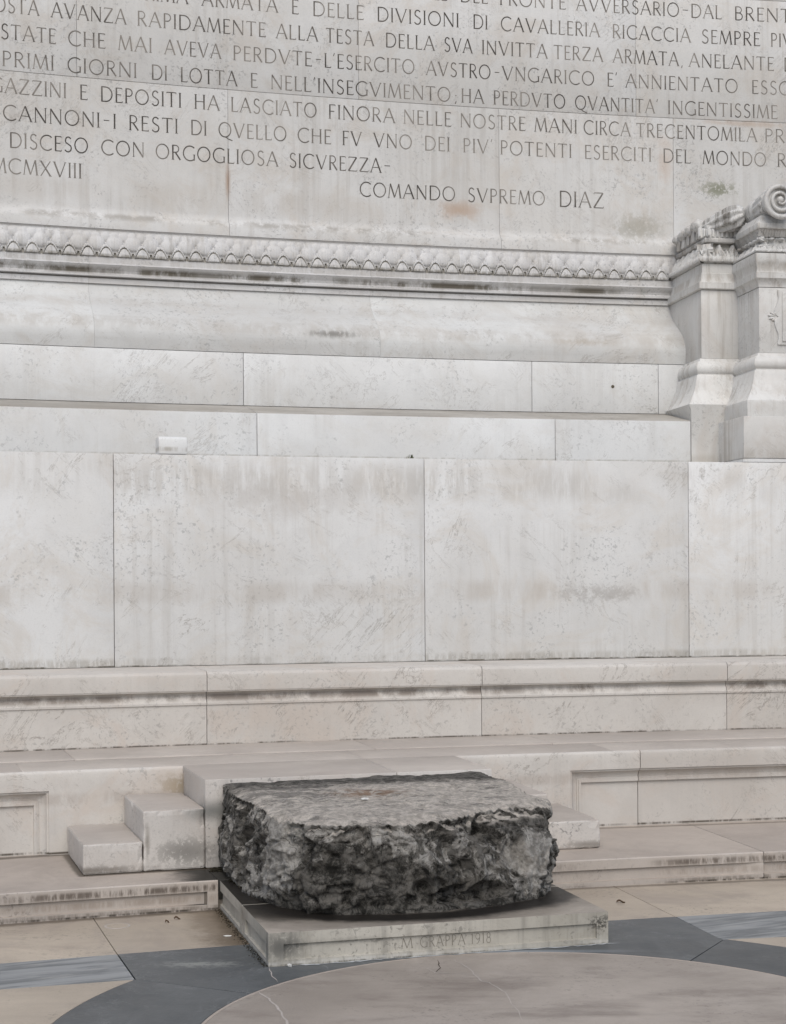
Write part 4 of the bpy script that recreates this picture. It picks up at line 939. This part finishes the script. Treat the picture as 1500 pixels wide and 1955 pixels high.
# ------------------------------------------------------------------ small things
def clump(name, label, cat, pts, mat, h, n, seed, kind=None, wid=.0025):
    rnd = random.Random(seed); V = []; F = []
    for _ in range(n):
        x, y, z = rnd.choice(pts); x += rnd.gauss(0, .012); y += rnd.gauss(0, .012); a = rnd.uniform(0, 6.28); L = h * rnd.uniform(.4, 1)
        dx, dy = math.cos(a) * L * .6, math.sin(a) * L * .6; k = len(V); w = wid * rnd.uniform(.6, 1.4)
        px_, py_ = -math.sin(a) * w, math.cos(a) * w
        V += [(x - px_, y - py_, z), (x + px_, y + py_, z), (x + dx * .6 + px_, y + dy * .6 + py_, z + L * .6), (x + dx * .6 - px_, y + dy * .6 - py_, z + L * .6), (x + dx, y + dy, z + L * .8)]
        F += [(k, k + 1, k + 2, k + 3), (k + 3, k + 2, k + 4)]
    o = link_mesh(name, V, F, mat); tag(o, label, cat, kind=kind); return o
seam = []
for i in range(60):
    t = i / 59; seam.append((-.905 + .03 * math.sin(i) , 8.32 - .25 * t * .6, .148))
for i in range(70):
    t = i / 69; seam.append((-.83 + .20 * t, 8.0 - .52 * t, .1435))
clump('moss_fringe', 'dark moss and debris packed along the left foot of the boulder', None, seam, M['moss'], .007, 1300, 3, kind='stuff', wid=.004)
seam2 = [pl(-.012 + .004 * math.sin(i * 2.3), .02 + i * .0135) + (.001,) for i in range(92)]
clump('moss_seam', 'thin dark moss growing in the gutter along the left side of the plinth', None, seam2, M['moss'], .0035, 700, 4, kind='stuff', wid=.003)
wx, wy, _ = P(-13.965, R0 + .03, 0)
clump('ledge_weed', 'tiny green weed sprouting from the ledge joint above the middle of the plain panels', 'weed', [(wx, wy, 2.504)], M['weed'], .038, 22, 5, wid=.002)
def dry_leaf(x, y, z, a, L, label):
    V = []; F = []; n = 7
    for i in range(n):
        t = i / (n - 1); w = L * .22 * math.sin(math.pi * (.08 + .84 * t)); cx_, cy_ = x + math.cos(a) * L * (t - .5), y + math.sin(a) * L * (t - .5)
        for s, h in ((-1, .008), (0, .002), (1, .010)): V.append((cx_ - math.sin(a) * w * s, cy_ + math.cos(a) * w * s, z + h + .006 * math.sin(t * 5)))
    for i in range(n - 1):
        for j in range(2): k = i * 3 + j; F.append((k, k + 1, k + 4, k + 3))
    o = link_mesh('dry_leaf', V, F, M['leaf_brown'], None, 60); md = o.modifiers.new('thick', 'SOLIDIFY'); md.thickness = .0008
    return tag(o, label, 'leaf', 'dry leaves on the paving')
x, y = at(1185, 1724, 0); dry_leaf(x, y, .001, .1, .045, 'brown curled dry leaf on the beige paving right of the plinth')
x, y = at(338, 1755.5, 0); dry_leaf(x, y, .001, .2, .03, 'small brown dry leaf on the beige paving left of the plinth, nearer the low step')
x, y = at(319, 1762, 0); dry_leaf(x, y, .001, .9, .026, 'small brown dry leaf on the beige paving left of the plinth, nearer the slate')
# chips of white mineral in the boulder top, face and on the floor by the plinth
def chip(x, y, z, s, seed, label):
    rnd = random.Random(seed); bm = bmesh.new(); bmesh.ops.create_icosphere(bm, subdivisions=1, radius=1)
    for v in bm.verts: v.co *= rnd.uniform(.7, 1.2); v.co.x *= s[0]; v.co.y *= s[1]; v.co.z *= s[2]; v.co += Vector((x, y, z))
    me = bpy.data.meshes.new('stone_chip'); bm.to_mesh(me); bm.free(); me.materials.append(M['whitebit'])
    o = bpy.data.objects.new('stone_chip', me); COL.objects.link(o); return tag(o, label, 'stone chip')
x, y = at(695, 1522, .585); chip(x, y, .578, (.022, .020, .007), 1, 'white stone chip beside the rusty hollow on top of the boulder')
x, y = pl(.085, -.02); chip(x, y, .006, (.012, .012, .010), 2, 'white stone chip at the front left corner of the plinth')
x, y = at(433, 1788, 0); chip(x, y, .003, (.022, .008, .004), 3, 'flat white stone chip on the paving by the left side of the plinth')
